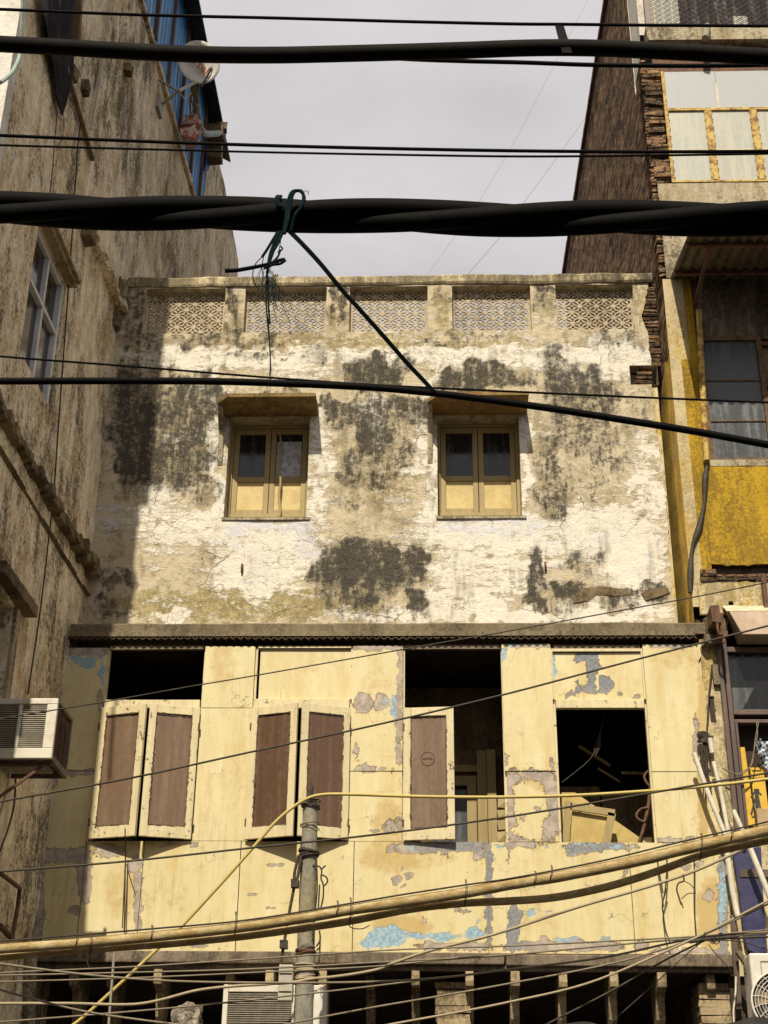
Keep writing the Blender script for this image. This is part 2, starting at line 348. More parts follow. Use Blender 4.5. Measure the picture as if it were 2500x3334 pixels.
M['wirelight'] = m_cable('pale_wire', (.17,.135,.09), .6, (.28,.23,.15), .6)
M['wiresteel'] = m_cable('steel_wire', (.25,.23,.19), .45, (.36,.32,.25), .5)
M['cabyellow'] = m_cable('yellow_cable', (.46,.35,.10), .5, (.55,.45,.20), .5)
M['ductyellow'] = m_cable('dusty_yellow_duct', (.29,.195,.075), .8, (.50,.41,.235), .95, 1.0, .1)
M['cabgrey'] = m_cable('dusty_grey_cable', (.30,.235,.145), .65, (.42,.35,.23), .6)
M['rope'] = m_cable('teal_rope', (.005,.013,.016), .9, (.010,.025,.030), .5, .5, .05)
M['kite'] = m_cable('kite_string', (.30,.29,.29), .9, (.35,.34,.34), .3)
M['pole'] = m_stucco('galvanised_pole', (.22,.205,.165), (.31,.285,.215), (.28,.235,.135), (.07,.06,.05), .5, 1.2, 1.5)
M['binding'] = m_simple('wire_binding', (.06,.045,.032), (.03,.024,.02), .8, .3, 30)
M['boxgrey'] = m_simple('junction_box_plastic', (.44,.40,.31), (.36,.33,.25), .5, .4, 6)
M['pvc'] = m_simple('white_pvc', (.66,.61,.49), (.55,.50,.39), .45, .4, 5)
M['cartony'] = m_simple('yellow_carton', (.60,.37,.035), (.52,.31,.03), .6, .3, 4)
M['cartonink'] = m_simple('carton_ink', (.035,.04,.04), (.05,.055,.055), .7, .2, 9)
M['cardboard'] = m_simple('cardboard', (.40,.30,.17), (.34,.25,.14), .85, .1, 5)
M['dish'] = m_simple('dish_white', (.64,.62,.54), (.56,.53,.45), .45, .4, 5)
M['redtext'] = m_simple('red_lettering', (.50,.10,.03), (.42,.08,.025), .6, .3, 5)
M['brownprint'] = m_simple('faded_print', (.05,.025,.018), (.07,.035,.022), .6, .2, 9)
M['orangeprint'] = m_simple('faded_sticker', (.185,.105,.062), (.16,.092,.058), .4, .3, 9)
M['tarp'] = m_simple('black_tarpaulin', (.012,.012,.013), (.022,.022,.022), .6, .3, 3)
M['asphalt'] = m_simple('street_asphalt', (.05,.048,.045), (.07,.066,.06), .95, .2, 6)
M['bundle'] = m_simple('torn_sacking', (.34,.29,.21), (.12,.10,.08), .95, .1, 8, .8, .05)
M['straw'] = m_simple('dry_stalks', (.20,.15,.07), (.12,.09,.045), .95, .1, 20)
M['redcloth'] = m_simple('faded_red_cloth', (.40,.10,.08), (.55,.48,.40), .9, .1, 10)
M['bluetarp'] = m_simple('blue_plastic_strip', (.03,.07,.30), (.02,.05,.2), .5, .4, 6)
M['greenpvc'] = m_simple('mossy_pipe', (.30,.34,.30), (.20,.25,.20), .6, .3, 8)
def m_check():
    s = NT('checked_cotton', .9, .1); x, y, z = s.sep()
    w = s.warp(.01, 9); q = s.n('ShaderNodeSeparateXYZ'); s.set(q.inputs[0], w); x, y, z = q.outputs
    a = s.math('GREATER_THAN', s.math('SINE', s.math('MULTIPLY', s.math('ADD', x, s.math('MULTIPLY', z, .55)), 135)), 0.0)
    b = s.math('GREATER_THAN', s.math('SINE', s.math('MULTIPLY', s.math('SUBTRACT', z, s.math('MULTIPLY', x, .55)), 135)), 0.0)
    k = s.math('MULTIPLY', s.math('ADD', a, b), .5)
    return s.done(s.mix(k, (.58,.62,.66), (.035,.05,.085)), None, s.noise(14, 3), .4, .02)
M['shadewall'] = m_stucco('awning_shade_plaster', (.10,.08,.055), (.24,.20,.15), (.07,.05,.035), (.03,.024,.018), .8, 5, 1.5)  # stained plaster, darkened to carry the awning's shade
M['check'] = m_check()
M['putty'] = m_simple('cracked_putty', (.15,.11,.065), (.09,.065,.04), .9, .1, 20)

# ------------------------------------------------------------------ painted attributes (stains and the left shaded strip, each with its own place)
WARP = None
def field(px, py, blobs):
    m = 0.0
    if WARP:
        a_, s_, b_, t_ = WARP; q = Vector((px, py, 0)); n1 = mn.noise_vector(q/s_); n2 = mn.noise_vector(q/t_+Vector((9,4,2)))
        px += n1.x*a_+n2.x*b_; py += n1.y*a_+n2.y*b_
    for b in blobs:
        x, y, rx, ry, st = b[:5]; p = b[5] if len(b) > 5 else 2
        r = ((abs(px-x)/rx)**p + (abs(py-y)/ry)**p)**(1.0/p)
        if r < 1.45:
            t = min(1.0, max(0.0, (1.45-r)/.85)); t = t*t*(3-2*t)*abs(st)
            if st < 0: m = m*(1-t)
            else: m = max(m, t)
    return m
GRIME_SHADE = [(300,700,40,70,.5),(285,900,55,120,.72),(300,1010,45,60,.75),(270,640,30,50,.55),(405,880,80,70,.68),(385,985,85,80,.72),(430,1060,50,30,.45),(350,800,50,30,.45),(450,850,25,60,.7),  # leftmost blobs paint the shaded strip and corner; the rest is mould
 (420,735,70,14,.5),(560,738,75,14,.42),(330,768,40,30,.42),(805,812,58,42,.85),(870,790,30,30,.6),(1050,815,105,28,.75),(1000,830,60,20,.7),(1240,830,62,50,.75),(1310,850,35,35,.55),(1200,790,30,40,.5),(1330,735,70,22,.42),
 (790,890,70,32,.66),(725,882,38,22,.66),(810,950,52,55,.72),(800,1030,75,32,.55),(880,880,60,30,.66),(760,1010,30,40,.5),(850,980,50,50,.45),(800,1080,80,30,.33),
 (1260,930,85,60,.45),(1200,1060,50,70,.45),(1300,1010,60,50,.35),(1180,980,30,40,.5),(1250,880,90,30,.5),(1380,900,30,60,.32),
 (785,1225,100,55,.92,3),(880,1215,45,40,.72),(700,1225,35,45,.72),(775,1292,50,20,.72),(900,1298,30,28,.78),(720,1290,20,20,.5),(1158,1245,20,65,.72),(1235,1280,55,20,.85),(1320,1287,100,14,.66),(1150,1297,30,12,.66),(1415,1275,35,16,.72),(1260,1215,50,40,.38),
 (505,650,18,50,.7),(490,710,40,18,.6),(730,660,14,45,.5),(730,620,30,12,.6),(955,640,14,40,.35),(1180,632,25,16,.6),(1170,650,12,30,.45),(640,720,60,10,.4),(1030,722,80,8,.35),
 (250,1250,50,18,.45),(230,1310,30,30,.5),(600,850,80,10,.5),(960,740,60,8,.4),(560,770,90,8,.42),(680,770,30,22,.4)]
WHITE = [(480,775,230,22,.5,3),(1000,770,380,22,.5,3),(640,800,120,14,.3),(1300,790,120,40,.45),(1330,760,80,30,.5),(470,1145,160,40,.5),(590,1190,110,60,.55),(1060,1150,160,40,.6),(1310,1150,120,60,.55),(1380,1230,70,90,.6),(1240,1190,120,30,.4),(690,1000,25,150,.35),(920,900,22,80,.4),(470,960,14,180,.75),(685,940,14,100,.4),(1135,1010,12,110,.6),(936,960,9,190,.75),
 (560,1240,110,50,.5),(1050,1240,120,60,.45),(1100,1330,360,18,.7,3),(340,1110,60,90,.35),(1000,1290,80,40,.45),(1400,1050,40,120,.4),(950,1130,40,40,.4),(800,885,30,25,.75),(815,920,12,40,.9),(420,835,30,20,.6),(400,945,70,8,.7),(430,950,40,6,.8),(550,960,3,3,0),(900,1010,24,20,.5),(380,1330,35,14,.8),(855,1215,9,14,1.0),(870,1232,4,3,0)]
LAV = [(580,1140,110,16,.62),(660,1180,30,40,.6),(500,1170,50,24,.55),(240,1120,40,40,.55),(250,1080,16,30,.4),(1060,1130,150,16,.6),(1080,1155,90,10,.55),(1300,1165,70,12,.45),(1420,1160,16,60,.5),(1400,1230,30,30,.45),(470,1000,12,120,.5),(560,1220,40,60,.42),(1200,1160,60,16,.5),(235,960,14,70,.4)]
KHAKI = [(520,1308,260,34,.85,3),(760,1315,90,26,.7),(340,1300,120,30,.6),(830,1040,90,70,.5),(780,740,420,20,.55,3),(1250,735,180,16,.45),(730,670,20,50,.5),(950,670,22,50,.65),(500,690,24,40,.5),(1385,660,14,50,.6),(620,790,120,22,.4),(650,900,0.1,0.1,0),(950,960,70,60,.35),(1200,970,70,60,.3),(760,960,40,40,.3)]
def paint(mb, table):
    cols = {k: [] for k in table}
    for v in mb.v:
        px, py = pix(v)
        for k, bl in table.items(): cols[k].append(field(px, py, bl))
    return cols

def lines(a, b, cuts, cell):
    L = sorted(set([round(a, 4), round(b, 4)] + [round(c, 4) for c in cuts if a < c < b])); out = []
    for p, q in zip(L, L[1:]):
        n = max(1, int(math.ceil((q-p)/cell)))
        out += [p+(q-p)*i/n for i in range(n)]
    return out+[L[-1]]
def sheet(mb, a0, a1, b0, b1, holes, cell, fn, flip=False):
    """grid over (a, b) with rectangular holes; fn maps (a, b) to a point"""
    A = lines(a0, a1, [h[i] for h in holes for i in (0,1)], cell); B = lines(b0, b1, [h[i] for h in holes for i in (2,3)], cell)
    idx = {}; vs = []; fs = []
    def vid(i, j):
        if (i, j) not in idx: idx[(i, j)] = len(vs); vs.append(fn(A[i], B[j]))
        return idx[(i, j)]
    for i in range(len(A)-1):
        for j in range(len(B)-1):
            ca, cb = (A[i]+A[i+1])/2, (B[j]+B[j+1])/2
            if any(h[0] < ca < h[1] and h[2] < cb < h[3] for h in holes): continue
            q = (vid(i,j), vid(i+1,j), vid(i+1,j+1), vid(i,j+1)); fs.append(q[::-1] if flip else q)
    mb.add(vs, fs)
def reveals(mb, holes, y0, y1):
    for a, b, c, d in holes:
        for (p, q) in (((a,c),(b,c)),((b,c),(b,d)),((b,d),(a,d)),((a,d),(a,c))):
            mb.add([(p[0],y0,p[1]),(p[0],y1,p[1]),(q[0],y1,q[1]),(q[0],y0,q[1])], [(0,1,2,3)])
# =================================================================== THE OLD HOUSE
house = thing('old_house', (-.6, 15.4, 0), 'cream weathered old house in the middle, stained upper wall over a peeling yellow panelled front', 'house')
YU = 15.45                                   # upper wall face
JX = [(-3.742,-2.685),(-2.422,-1.352),(-1.048,-.03),(.29,1.31),(1.637,2.648)]
JALI = [(a, b, 11.95, 12.65) for a, b in JX]
WIN = [(-2.512,-1.508,9.272,10.69),(.083,1.098,9.278,10.69)]
NICHE = [(2.52,2.87,11.12,11.40)]
EDGE = [(7.6,2.83),(8.0,2.83),(8.25,2.80),(9.15,2.83),(9.6,2.84),(10.3,2.80),(10.9,2.77),(11.45,2.80),(11.65,2.80),(12.15,2.74),(12.42,2.80),(12.72,2.86)]
def upper(a, b):
    n = mn.noise(Vector((a*1.3, b*1.3, 0)))*.012 + mn.noise(Vector((a*5, b*5, 3)))*.005
    x = a
    if a > 2.60:
        e = EDGE[-1][1]
        for (z0, x0), (z1, x1) in zip(EDGE, EDGE[1:]):
            if z0 <= b <= z1: e = x0+(x1-x0)*(b-z0)/(z1-z0)
        e += mn.noise(Vector((0, b*4, 7)))*.02 + mn.noise(Vector((0, b*15, 2)))*.016
        x = 2.60 + (a-2.60)*(e-2.60)/.27
    return (x, YU+n, b)
GRIME_SHADE += [(x, y+ry*1.0, rx*.9, ry*1.35, .34) for x, y, rx, ry, st_, *_r in GRIME_SHADE if st_ > .6 and ry < 60]
WARP = (26, 34, 12, 11)
mb = MB(); sheet(mb, -4.14, 2.87, 7.66, 12.70, JALI+WIN+NICHE, .03, upper)
nf = len(mb.v); at = paint(mb, {'grime_shade': GRIME_SHADE, 'white': WHITE, 'lav': LAV, 'khaki': KHAKI})
sheet(mb, -4.14, 2.80, 7.66, 12.70, JALI+WIN, 2.0, lambda a, b: (a, 15.80, b), True)
reveals(mb, JALI, YU+.004, 15.80); reveals(mb, WIN, YU+.004, 15.80); reveals(mb, NICHE, YU+.004, 15.64)
mb.add([(2.5,15.64,11.1),(2.8,15.64,11.1),(2.8,15.64,11.38),(2.5,15.64,11.38)], [(0,1,2,3)])
for k in at: at[k] += [.25 if k in ('khaki','grime_shade') else 0.0]*(len(mb.v)-nf)
mb.build('facade_wall', M['plaster'], house, attrs=at)
mb = MB(); sheet(mb, 2.70, 2.855, 7.72, 11.10, [], .05, lambda a, b: (a, 15.475+mn.noise(Vector((a*6, b*6, 1)))*.012, b)); mb.build('edge_plaster', M['yellowpale'], house)
# exposed brick courses in the broken right edge, hooks
mb = MB()
for i in range(4): mb.box(2.56+.02*i, 2.80, 15.50, 15.62, 11.105+.062*i, 11.15+.062*i, .01)
for i in range(22):
    z = 11.42+i*.058; mb.box(2.76+random.uniform(-.03,.02), 2.93, YU+.03, YU+.14, z, z+.045, .012)
mb.build('exposed_brick', M['brickfront'], house)
for (x, y) in ((523,1230),(1178,1226)):
    p = PY(x, y, YU); mb = MB(); mb.tube([p+Vector((0,.03,.06)), p+Vector((0,-.03,.055)), p+Vector((0,-.05,0)), p+Vector((0,-.02,-.05)), p+Vector((.01,.02,-.055))], .012, 6)
    mb.build('iron_hook', M['rustdark'], house)
# spalled patch low on the right showing brick rubble
mb = MB(); sp = [(1237,1290),(1255,1272),(1300,1266),(1345,1272),(1368,1285),(1330,1288),(1290,1284),(1270,1298),(1240,1302)]
P_ = [PY(x, y, YU-.012) for x, y in sp]; mb.prism(P_, (0,.02,0)); mb.build('spalled_patch', M['leftledge'], house)
mb = MB(); sp = [(1385,1282),(1400,1272),(1440,1268),(1448,1280),(1420,1290),(1395,1297)]
mb.prism([PY(x, y, YU-.012) for x, y in sp], (0,.02,0)); mb.build('spalled_patch', M['leftledge'], house)
# parapet coping and the little bed mould of the recesses
mb = MB()
X = lines(-3.99, 2.90, [], .12)
prof = [(15.43,12.672),(15.415,12.70),(15.415,12.79),(15.43,12.815),(15.82,12.825),(15.82,12.69),(15.44,12.672)]
vs = []; 
for i, x in enumerate(X):
    for (y, z) in prof: vs.append((x, y+mn.noise(Vector((x*3, z*9, 1)))*.012, z+mn.noise(Vector((x*2.5, y*3, 5)))*.016+mn.noise(Vector((x*11, y*3, 8)))*.008))
n = len(prof); fs = [(i*n+k, i*n+(k+1)%n, (i+1)*n+(k+1)%n, (i+1)*n+k) for i in range(len(X)-1) for k in range(n)]
fs += [tuple(range(n)), tuple(range((len(X)-1)*n, len(X)*n))]; mb.add(vs, fs); mb.build('parapet_coping', M['coping'], house)
# broken left end of the parapet
mb = MB()
for (x0, x1, z0, z1) in ((-4.13,-3.99,12.30,12.74),(-4.10,-4.0,12.70,12.82)): mb.box(x0, x1, YU+.006, 15.66, z0, z1, .04)
mb.build('broken_parapet_end', M['concrete'], house)

# pierced lattice screens: cut out flower pattern
def hole(x, z, w=.214, h=.178):
    j0 = math.floor(z/(h/2)); best = False
    for j in (j0-1, j0, j0+1, j0+2):
        ox = (j % 2)*w/2; i0 = math.floor((x-ox)/w)
        for i in (i0, i0+1):
            a = (x-ox-i*w)/(w/2); b = (z-j*h/2)/(h/2)
            if abs(a) > 1.05 or abs(b) > 1.05: continue
            for sa, sb in ((1,1),(1,-1)):
                for q in (1, -1):
                    u = (a*sa*q*.7071 + b*sb*q*.7071); v = (a*sa*q*.7071 - b*sb*q*.7071)
                    if ((u-.70)/.42)**2 + (v/.135)**2 < 1: return True
            for q in (1, -1):
                t = a*q
                if .34 < t < .84 and abs(b) < .06+.25*(t-.34): return True
                t = b*q
                if .34 < t < .86 and abs(a) < .06+.25*(t-.34): return True
    return False
for (a, b) in JX:
    mb = MB(); c = .0085; nx = int((b-a)/c); nz = int(.70/c)
    vid = {}; vs = []; fs = []
    def V(i, j):
        if (i, j) not in vid: vid[(i, j)] = len(vs); vs.append((a+(b-a)*i/nx, 15.58, 11.95+.70*j/nz))
        return vid[(i, j)]
    for i in range(nx):
        for j in range(nz):
            x = a+(b-a)*(i+.5)/nx; z = 11.95+.70*(j+.5)/nz
            if (x-a) > .035 and (b-x) > .035 and z > 11.97 and z < 12.63 and hole(x-a, z-11.95): continue
            fs.append((V(i,j),V(i+1,j),V(i+1,j+1),V(i,j+1)))
    mb.add(vs, fs); mb.build('lattice_screen', M['lattice'], house, solid=.022)

# window hoods (sloping cement chajjas with cheeks)
for (x0, x1, _, zt) in WIN:
    mb = MB(); z = 10.69
    a, b = x0-.03, x1+.10
    def row(y, inset, zz): return [(a+inset, y, zz), (b-inset*.3, y, zz)]
    lo = [(a+.05,14.97,z),(b,14.97,z),(b,YU-.003,z),(a-.09,YU-.003,z),(a-.09,15.13,z)]
    up = [(p[0]*1, p[1], z+.05+(.10 if p[1] > 15.3 else 0)) for p in lo]
    n = 5; mb.add(lo+up, [tuple(range(n))[::-1], tuple(range(n, 2*n))]+[(i,(i+1)%n,(i+1)%n+n,i+n) for i in range(n)])
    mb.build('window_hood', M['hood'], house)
    for s, xx in ((-1, a-.09), (1, b-.05)):          # curved cheek brackets
        mb = MB(); poly = [(15.447,10.685),(15.16,10.685),(15.20,10.60),(15.30,10.52),(15.38,10.40),(15.41,10.2),(15.43,10.05),(15.447,10.0)]
        if s < 0: mb.prism([(xx, y, zz) for y, zz in poly], (.06,0,0)); mb.build('hood_bracket', M['concrete'], house)

# upper windows: frame, two casements with glass above and yellow board below
def board(mb, x0, x1, y, z0, z1, t=.03): mb.box(x0, x1, y, y+t, z0, z1)
for wi, (x0, x1, z0, z1) in enumerate(WIN):
    mb = MB(); fw = .038; Y = 15.665; z0 = z0+.115
    mb.box(x0, x0+fw, Y, Y+.09, z0, z1); mb.box(x1-fw, x1, Y, Y+.09, z0, z1)
    mb.box(x0+fw+.001, x1-fw-.001, Y+.003, Y+.09, z1-fw, z1); mb.box(x0+fw+.001, x1-fw-.001, Y+.003, Y+.09, z0, z0+.05)
    w = mb.build('window', M['yjoinery'], house, bevel=.006)
    xm = (x0+x1)/2; zr = 9.925
    for k, (a, b) in enumerate(((x0+fw+.004, xm-.004), (xm+.004, x1-fw-.004))):
        mb = MB(); st = .064; yy = Y+.022; zb = z0+.055; zt = z1-fw-.005
        mb.box(a, a+st, yy, yy+.045, zb, zt); mb.box(b-st, b, yy, yy+.045, zb, zt)
        for p, q in ((zb, zb+.06),(zr-.035, zr+.035),(zt-.075, zt)): mb.box(a+st, b-st, yy+.003, yy+.042, p, q)
        mb.build('casement', M['yjoinery'], w, bevel=.005)
        mb = MB(); mb.box(a+st, b-st, yy+.022, yy+.03, zb+.06, zr-.035); mb.build('lower_board', M['ypanel'], w)
        mb = MB(); mb.box(a+st, b-st, yy+.024, yy+.03, zr+.035, zt-.075)
        fo = wi == 0 and k == 1
        mb.build('glass_pane', M['darkglass'], w)
        if fo:
            mb = MB(); n_ = 10; vs = [(a+st+.01+(b-a-2*st-.02)*i/n_, yy+.014+random.uniform(-.006,.006), zr+.04+.50*j/18) for j in range(19) for i in range(n_+1)]
            mb.add(vs, [(j*(n_+1)+i, j*(n_+1)+i+1, (j+1)*(n_+1)+i+1, (j+1)*(n_+1)+i) for j in range(18) for i in range(n_)])
            mb.build('foil_lining', M['foil'], w, 'crinkled silver foil behind the pane')
    if wi == 0:
        mb = MB(); pts = [PY(x, y, 15.64) for x, y in ((603,930),(607,960),(603,1010),(606,1040),(603,1070),(605,1105),(603,1117))]
        mb.tube(smooth_path(pts), .016, 6, rfun=lambda t: .013+.008*t); mb.build('hanging_strap', M['yjoinery'], w)
    mb = MB(); z0 -= .115; vs = [(x0-.02+.001, 15.40, z0-.035),(x1+.05,15.40,z0-.035),(x1+.05,15.40,z0-.004),(x0-.02,15.40,z0-.004),(x0-.02,15.6,z0-.035),(x1+.05,15.6,z0-.035),(x1+.05,15.6,z0-.004),(x0-.02,15.6,z0-.004)]
    mb.hexa([Vector(v)+Vector((0,.03,0)) for v in vs]); mb.build('window_sill', M['concrete'], house)

# cornice slab with corrugated sheet edge under it
mb = MB(); X = lines(-4.22, 3.06, [], .15); prof = [(14.98,7.575),(14.97,7.69),(15.02,7.72),(15.452,7.76),(15.452,7.575)]
vs = [(x, y+mn.noise(Vector((x*2, z, 1)))*.012, z+mn.noise(Vector((x*2.2, y*3, 5)))*.012) for x in X for (y, z) in prof]; n = len(prof)
fs = [(i*n+k, i*n+(k+1)%n, (i+1)*n+(k+1)%n, (i+1)*n+k) for i in range(len(X)-1) for k in range(n)]+[tuple(range(n)), tuple(range((len(X)-1)*n, len(X)*n))]
mb.add(vs, fs); mb.build('cornice', M['cornice'], house)
mb = MB(); X = lines(-4.16, 2.95, [], .0085); vs = []
for x in X:
    w = math.sin(x*2*math.pi/.085)*.012
    vs += [(x, 14.935, 7.512+w+mn.noise(Vector((x*1.5,0,0)))*.012), (x, 15.28, 7.56+w)]
fs = [(2*i, 2*i+2, 2*i+3, 2*i+1) for i in range(len(X)-1)]; mb.add(vs, fs); mb.build('corrugated_sheet', M['corr'], house, solid=.008)
mb = MB(); mb.box(-4.14, 2.93, 14.925, 14.965, 7.530, 7.585, .0)
mb.build('fascia_board', M['cornice'], house)

WARP = (7, 16, 4, 5)
# ------------------------------------------------- lower storey: painted panels
PEEL = [(177,1404,60,12,1,4),(216,1512,9,24,.9),(167,1670,24,8,.9),(196,1668,10,7,.9),(95,1690,30,20,.9),(125,1848,60,15,1,4),(76,1930,18,100,1,4),(182,1885,14,62,.95,3),(234,1838,34,14,.9),(291,1868,14,22,.9),(297,1905,12,22,.95),(297,1972,8,44,1,4),(160,1968,12,12,.8),(367,1824,30,4,.9),(418,1825,10,4,.8),(90,1440,14,60,.7),
 (817,1398,52,7,1,4),(865,1455,6,62,1,4),(863,1545,9,48,1,4),(783,1520,18,22,.95),(823,1518,19,19,.95),(768,1617,7,16,.9),(861,1625,9,24,.95),(770,1660,8,5,.95),(795,1661,16,8,1,4),(826,1660,9,6,.9),(850,1662,6,7,.9),(840,1788,22,18,.62),(868,1775,14,24,.62),(805,1795,9,6,.7),(773,1645,6,8,.6),
 (1140,1394,50,6,1,4),(1148,1742,62,76,1,5),(1144,1722,34,36,-1,3),(1150,1770,36,40,-.9,3),(1140,1792,34,10,-.8),(1092,1640,5,16,.8),(1193,1650,5,14,.7),(1130,1765,8,8,.9),(1160,1748,6,5,.8),(1180,1790,10,22,.9),
 (1281,1440,15,40,1,3),(1256,1420,14,10,.9),(1300,1478,24,20,.95),(1280,1488,26,14,.9),(1238,1498,10,6,.8),(1250,1482,7,14,.7),(1225,1500,6,6,.7),(1289,1475,5,19,-1),(1340,1500,12,5,.7),(1375,1503,10,5,.7),(1291,1402,9,14,.9),
 (1450,1393,45,6,1,4),(1445,1816,28,7,.9),(1490,1815,14,7,.7),(1503,1600,9,60,.7),
 (883,1832,32,12,.95),(985,1828,75,13,.95,3),(1034,1844,12,15,.9),(1056,1930,7,118,.95,4),(985,2045,80,9,.95,4),(883,1892,9,9,.95),(857,1899,10,11,.95),(868,1876,5,6,.9),(873,1915,4,4,.9),(861,1920,4,4,.9),(920,1988,6,6,.9),(1000,1970,20,4,.7),(975,1962,26,4,.62),(960,1840,14,14,.6),(915,1835,18,10,.62),(845,1832,16,10,.6),
 (1120,1824,34,7,1,4),(1262,1831,50,13,.95),(1240,1838,20,12,.9),(1300,1828,20,10,.8),(1328,1827,24,10,.9),(1365,1828,16,8,.8),(1112,1975,14,22,.95),(1108,2015,12,42,.95),(1174,2030,8,11,.9),(1210,2045,125,10,1,4),(1305,2037,24,8,.9),(1532,1937,9,12,.9),(1543,1913,4,5,.8),(1549,1942,4,5,.8),(1563,1965,10,125,1,4),(1483,1871,10,7,.85),(1510,1866,10,7,.85),(1490,2056,80,5,1,4),(1388,2043,14,12,.8),(1098,1855,3,14,.8),(1352,1876,6,26,.6),(1342,1900,4,20,.6),(630,1862,24,4,.0),
 (598,1868,22,4,.95),(547,1934,10,3,.9),(585,1966,14,3,.8),(432,2045,20,4,.8),(478,2052,10,5,.7)]
BLUE = [(190,1432,20,14,.95),(222,1455,7,38,.75),(170,1425,40,7,.6),(210,1418,24,8,.6),(851,1525,6,26,.9),(829,1513,6,8,.8),(810,1527,6,6,.6),(1088,1412,8,16,.9),(1105,1396,14,4,.8),(837,2026,46,24,.95),(800,2040,24,12,.9),(898,2020,30,9,.8),(956,2024,45,9,.9),(1026,2016,20,16,.95),(1035,1998,6,14,.5),(885,1830,8,9,.7),(1220,2030,32,8,.7),(1306,2030,16,6,.7),(1270,1826,40,6,.55),(1146,1975,8,9,.9),(1150,1970,30,6,.5),(1180,1970,12,5,.6),(1560,1940,9,60,.75),(833,2043,3,3,.9),(1190,1828,20,4,.6),(1330,1832,12,6,.6),(1196,1440,5,40,.7),(1205,1400,10,8,.6),(834,2045,3,3,.8),(1075,1828,12,6,.6)]
STAIN = [(850,1850,80,40,.7),(870,2000,70,26,.8),(840,1780,40,60,.6),(1520,1640,14,220,.95,3),(1540,1980,40,90,.8),(1470,1420,60,30,.5),(690,1420,70,40,.4),(480,1430,30,60,.55),(260,1930,40,60,.55),(600,1760,50,50,.2),(1210,1480,20,60,.4),(1240,1640,10,10,0),(810,1480,40,40,.4),(120,1600,60,120,.35),(1150,1990,60,40,.4),(1180,1690,40,20,.7),(1110,1680,30,14,.7),(930,1850,60,30,.5)]
GREY = [(1281,1440,70,60,1,4),(1056,1930,14,118,.9,4),(1563,1965,14,125,.8,4),(985,1828,80,14,.8,4),(1262,1831,80,13,.9,4),(1112,2000,30,60,.9)]
def panel(x0, x1, z0, z1, Y=15.0, t=.035, label=None, ragged=None):
    mb = MB(); tilt = random.uniform(-.006, .006)
    def fn(a, b):
        x = a
        if ragged and a > x1-.03: x = a + mn.noise(Vector((1, b*3, 2)))*.05+mn.noise(Vector((4, b*14, 2)))*.02
        return (x, Y + tilt*(a-x0) + mn.noise(Vector((a*1.1, b*1.1, 9)))*.006, b)
    sheet(mb, x0, x1, z0, z1, [], .028, fn); nf = len(mb.v)
    at = paint(mb, {'peel': PEEL, 'blue': BLUE, 'stain': STAIN, 'grey': GREY})
    b = [(x0,Y+.004,z0),(x1,Y+.004,z0),(x1,Y+.004,z1),(x0,Y+.004,z1),(x0,Y+t,z0),(x1,Y+t,z0),(x1,Y+t,z1),(x0,Y+t,z1)]
    mb.add(b, [(4,5,6,7)[::-1],(0,4,5,1),(1,5,6,2),(2,6,7,3),(3,7,4,0)])
    for k in at: at[k] += [.0]*8
    return mb.build('cladding_panel', M['panel'], house, label, attrs=at)
g = .008; ZT, ZM, ZB = 7.435, 5.242, 4.105; ZR = 6.60
panel(-4.25, -3.642, 6.0, 7.42); panel(-4.245, -3.646, 5.215, 6.0-g)
panel(-2.54, -1.978, 6.715, ZT); panel(-2.54, -1.980, ZM, 6.715-g)
panel(-.882, -.320, 6.0, ZT, 14.995); panel(-.882, -.322, ZM, 6.0-g, 15.0)
panel(.782, 1.326, 6.0, 7.455, 14.995); panel(.80, 1.33, ZM, 6.0-g, 15.005, label='panel worn to grey undercoat with an island of cream paint')
panel(2.350, 2.985, 6.0, 7.45, 15.0, ragged=True); panel(2.352, 3.03, ZM, 6.0-g, 15.004, ragged=True)
# fixed transom boards over bays two and four
panel(-1.92, -.90, 6.815, 7.415, 15.03); panel(1.345, 2.325, 6.81, 7.36, 15.03, label='transom board with a grey torn strip of paint')
xs = [-4.25, -3.655, -3.035, -2.012, -.818, .572, 2.052, 3.06]
for i in range(7):
    if i == 6: panel(xs[i], xs[i+1], ZB, ZM-g, 14.998, ragged=True)
    else: panel(xs[i], xs[i+1]-g, ZB, ZM-g, 14.99+.006*(i % 2))
# thin battens, posts and rails
mb = MB(); 
for x in (-3.642, -2.535, -1.975, -.884): mb.box(x-.018, x+.018, 15.036, 15.10, ZM, 7.43)
for x in (-.318, .785, 1.338, 2.343): mb.box(x-.012, x+.02, 15.04, 15.10, ZM, 7.43)
mb.build('post', M['joinery'], house)
for (a, b, z0, z1) in ((-3.62,-2.56,6.705,6.80),(-1.955,-.905,6.705,6.81),(1.36,2.32,6.705,6.80)):
    mb = MB(); mb.box(a, b, 14.985, 15.06, z0, z1); mb.build('transom_rail', M['joinery'], house, bevel=.004)
for (a, b) in ((-3.62,-2.56),(-1.955,-.905),(-.30,.77),(1.36,2.32)):
    mb = MB(); mb.box(a, b, 15.01, 15.06, 7.405, 7.45, .004); mb.build('head_rail', M['beam'], house)
for (a, b) in ((-1.945,-.90),(1.345,2.325)):
    mb = MB(); mb.box(a-.02, a, 15.0, 15.04, 6.812, 7.40); mb.box(b, b+.02, 15.0, 15.04, 6.812, 7.40); mb.box(a, b, 15.0, 15.03, 7.37 if a > 0 else 7.416, 7.402 if a > 0 else 7.43)
    mb.build('transom_bead', M['joinery'], house)
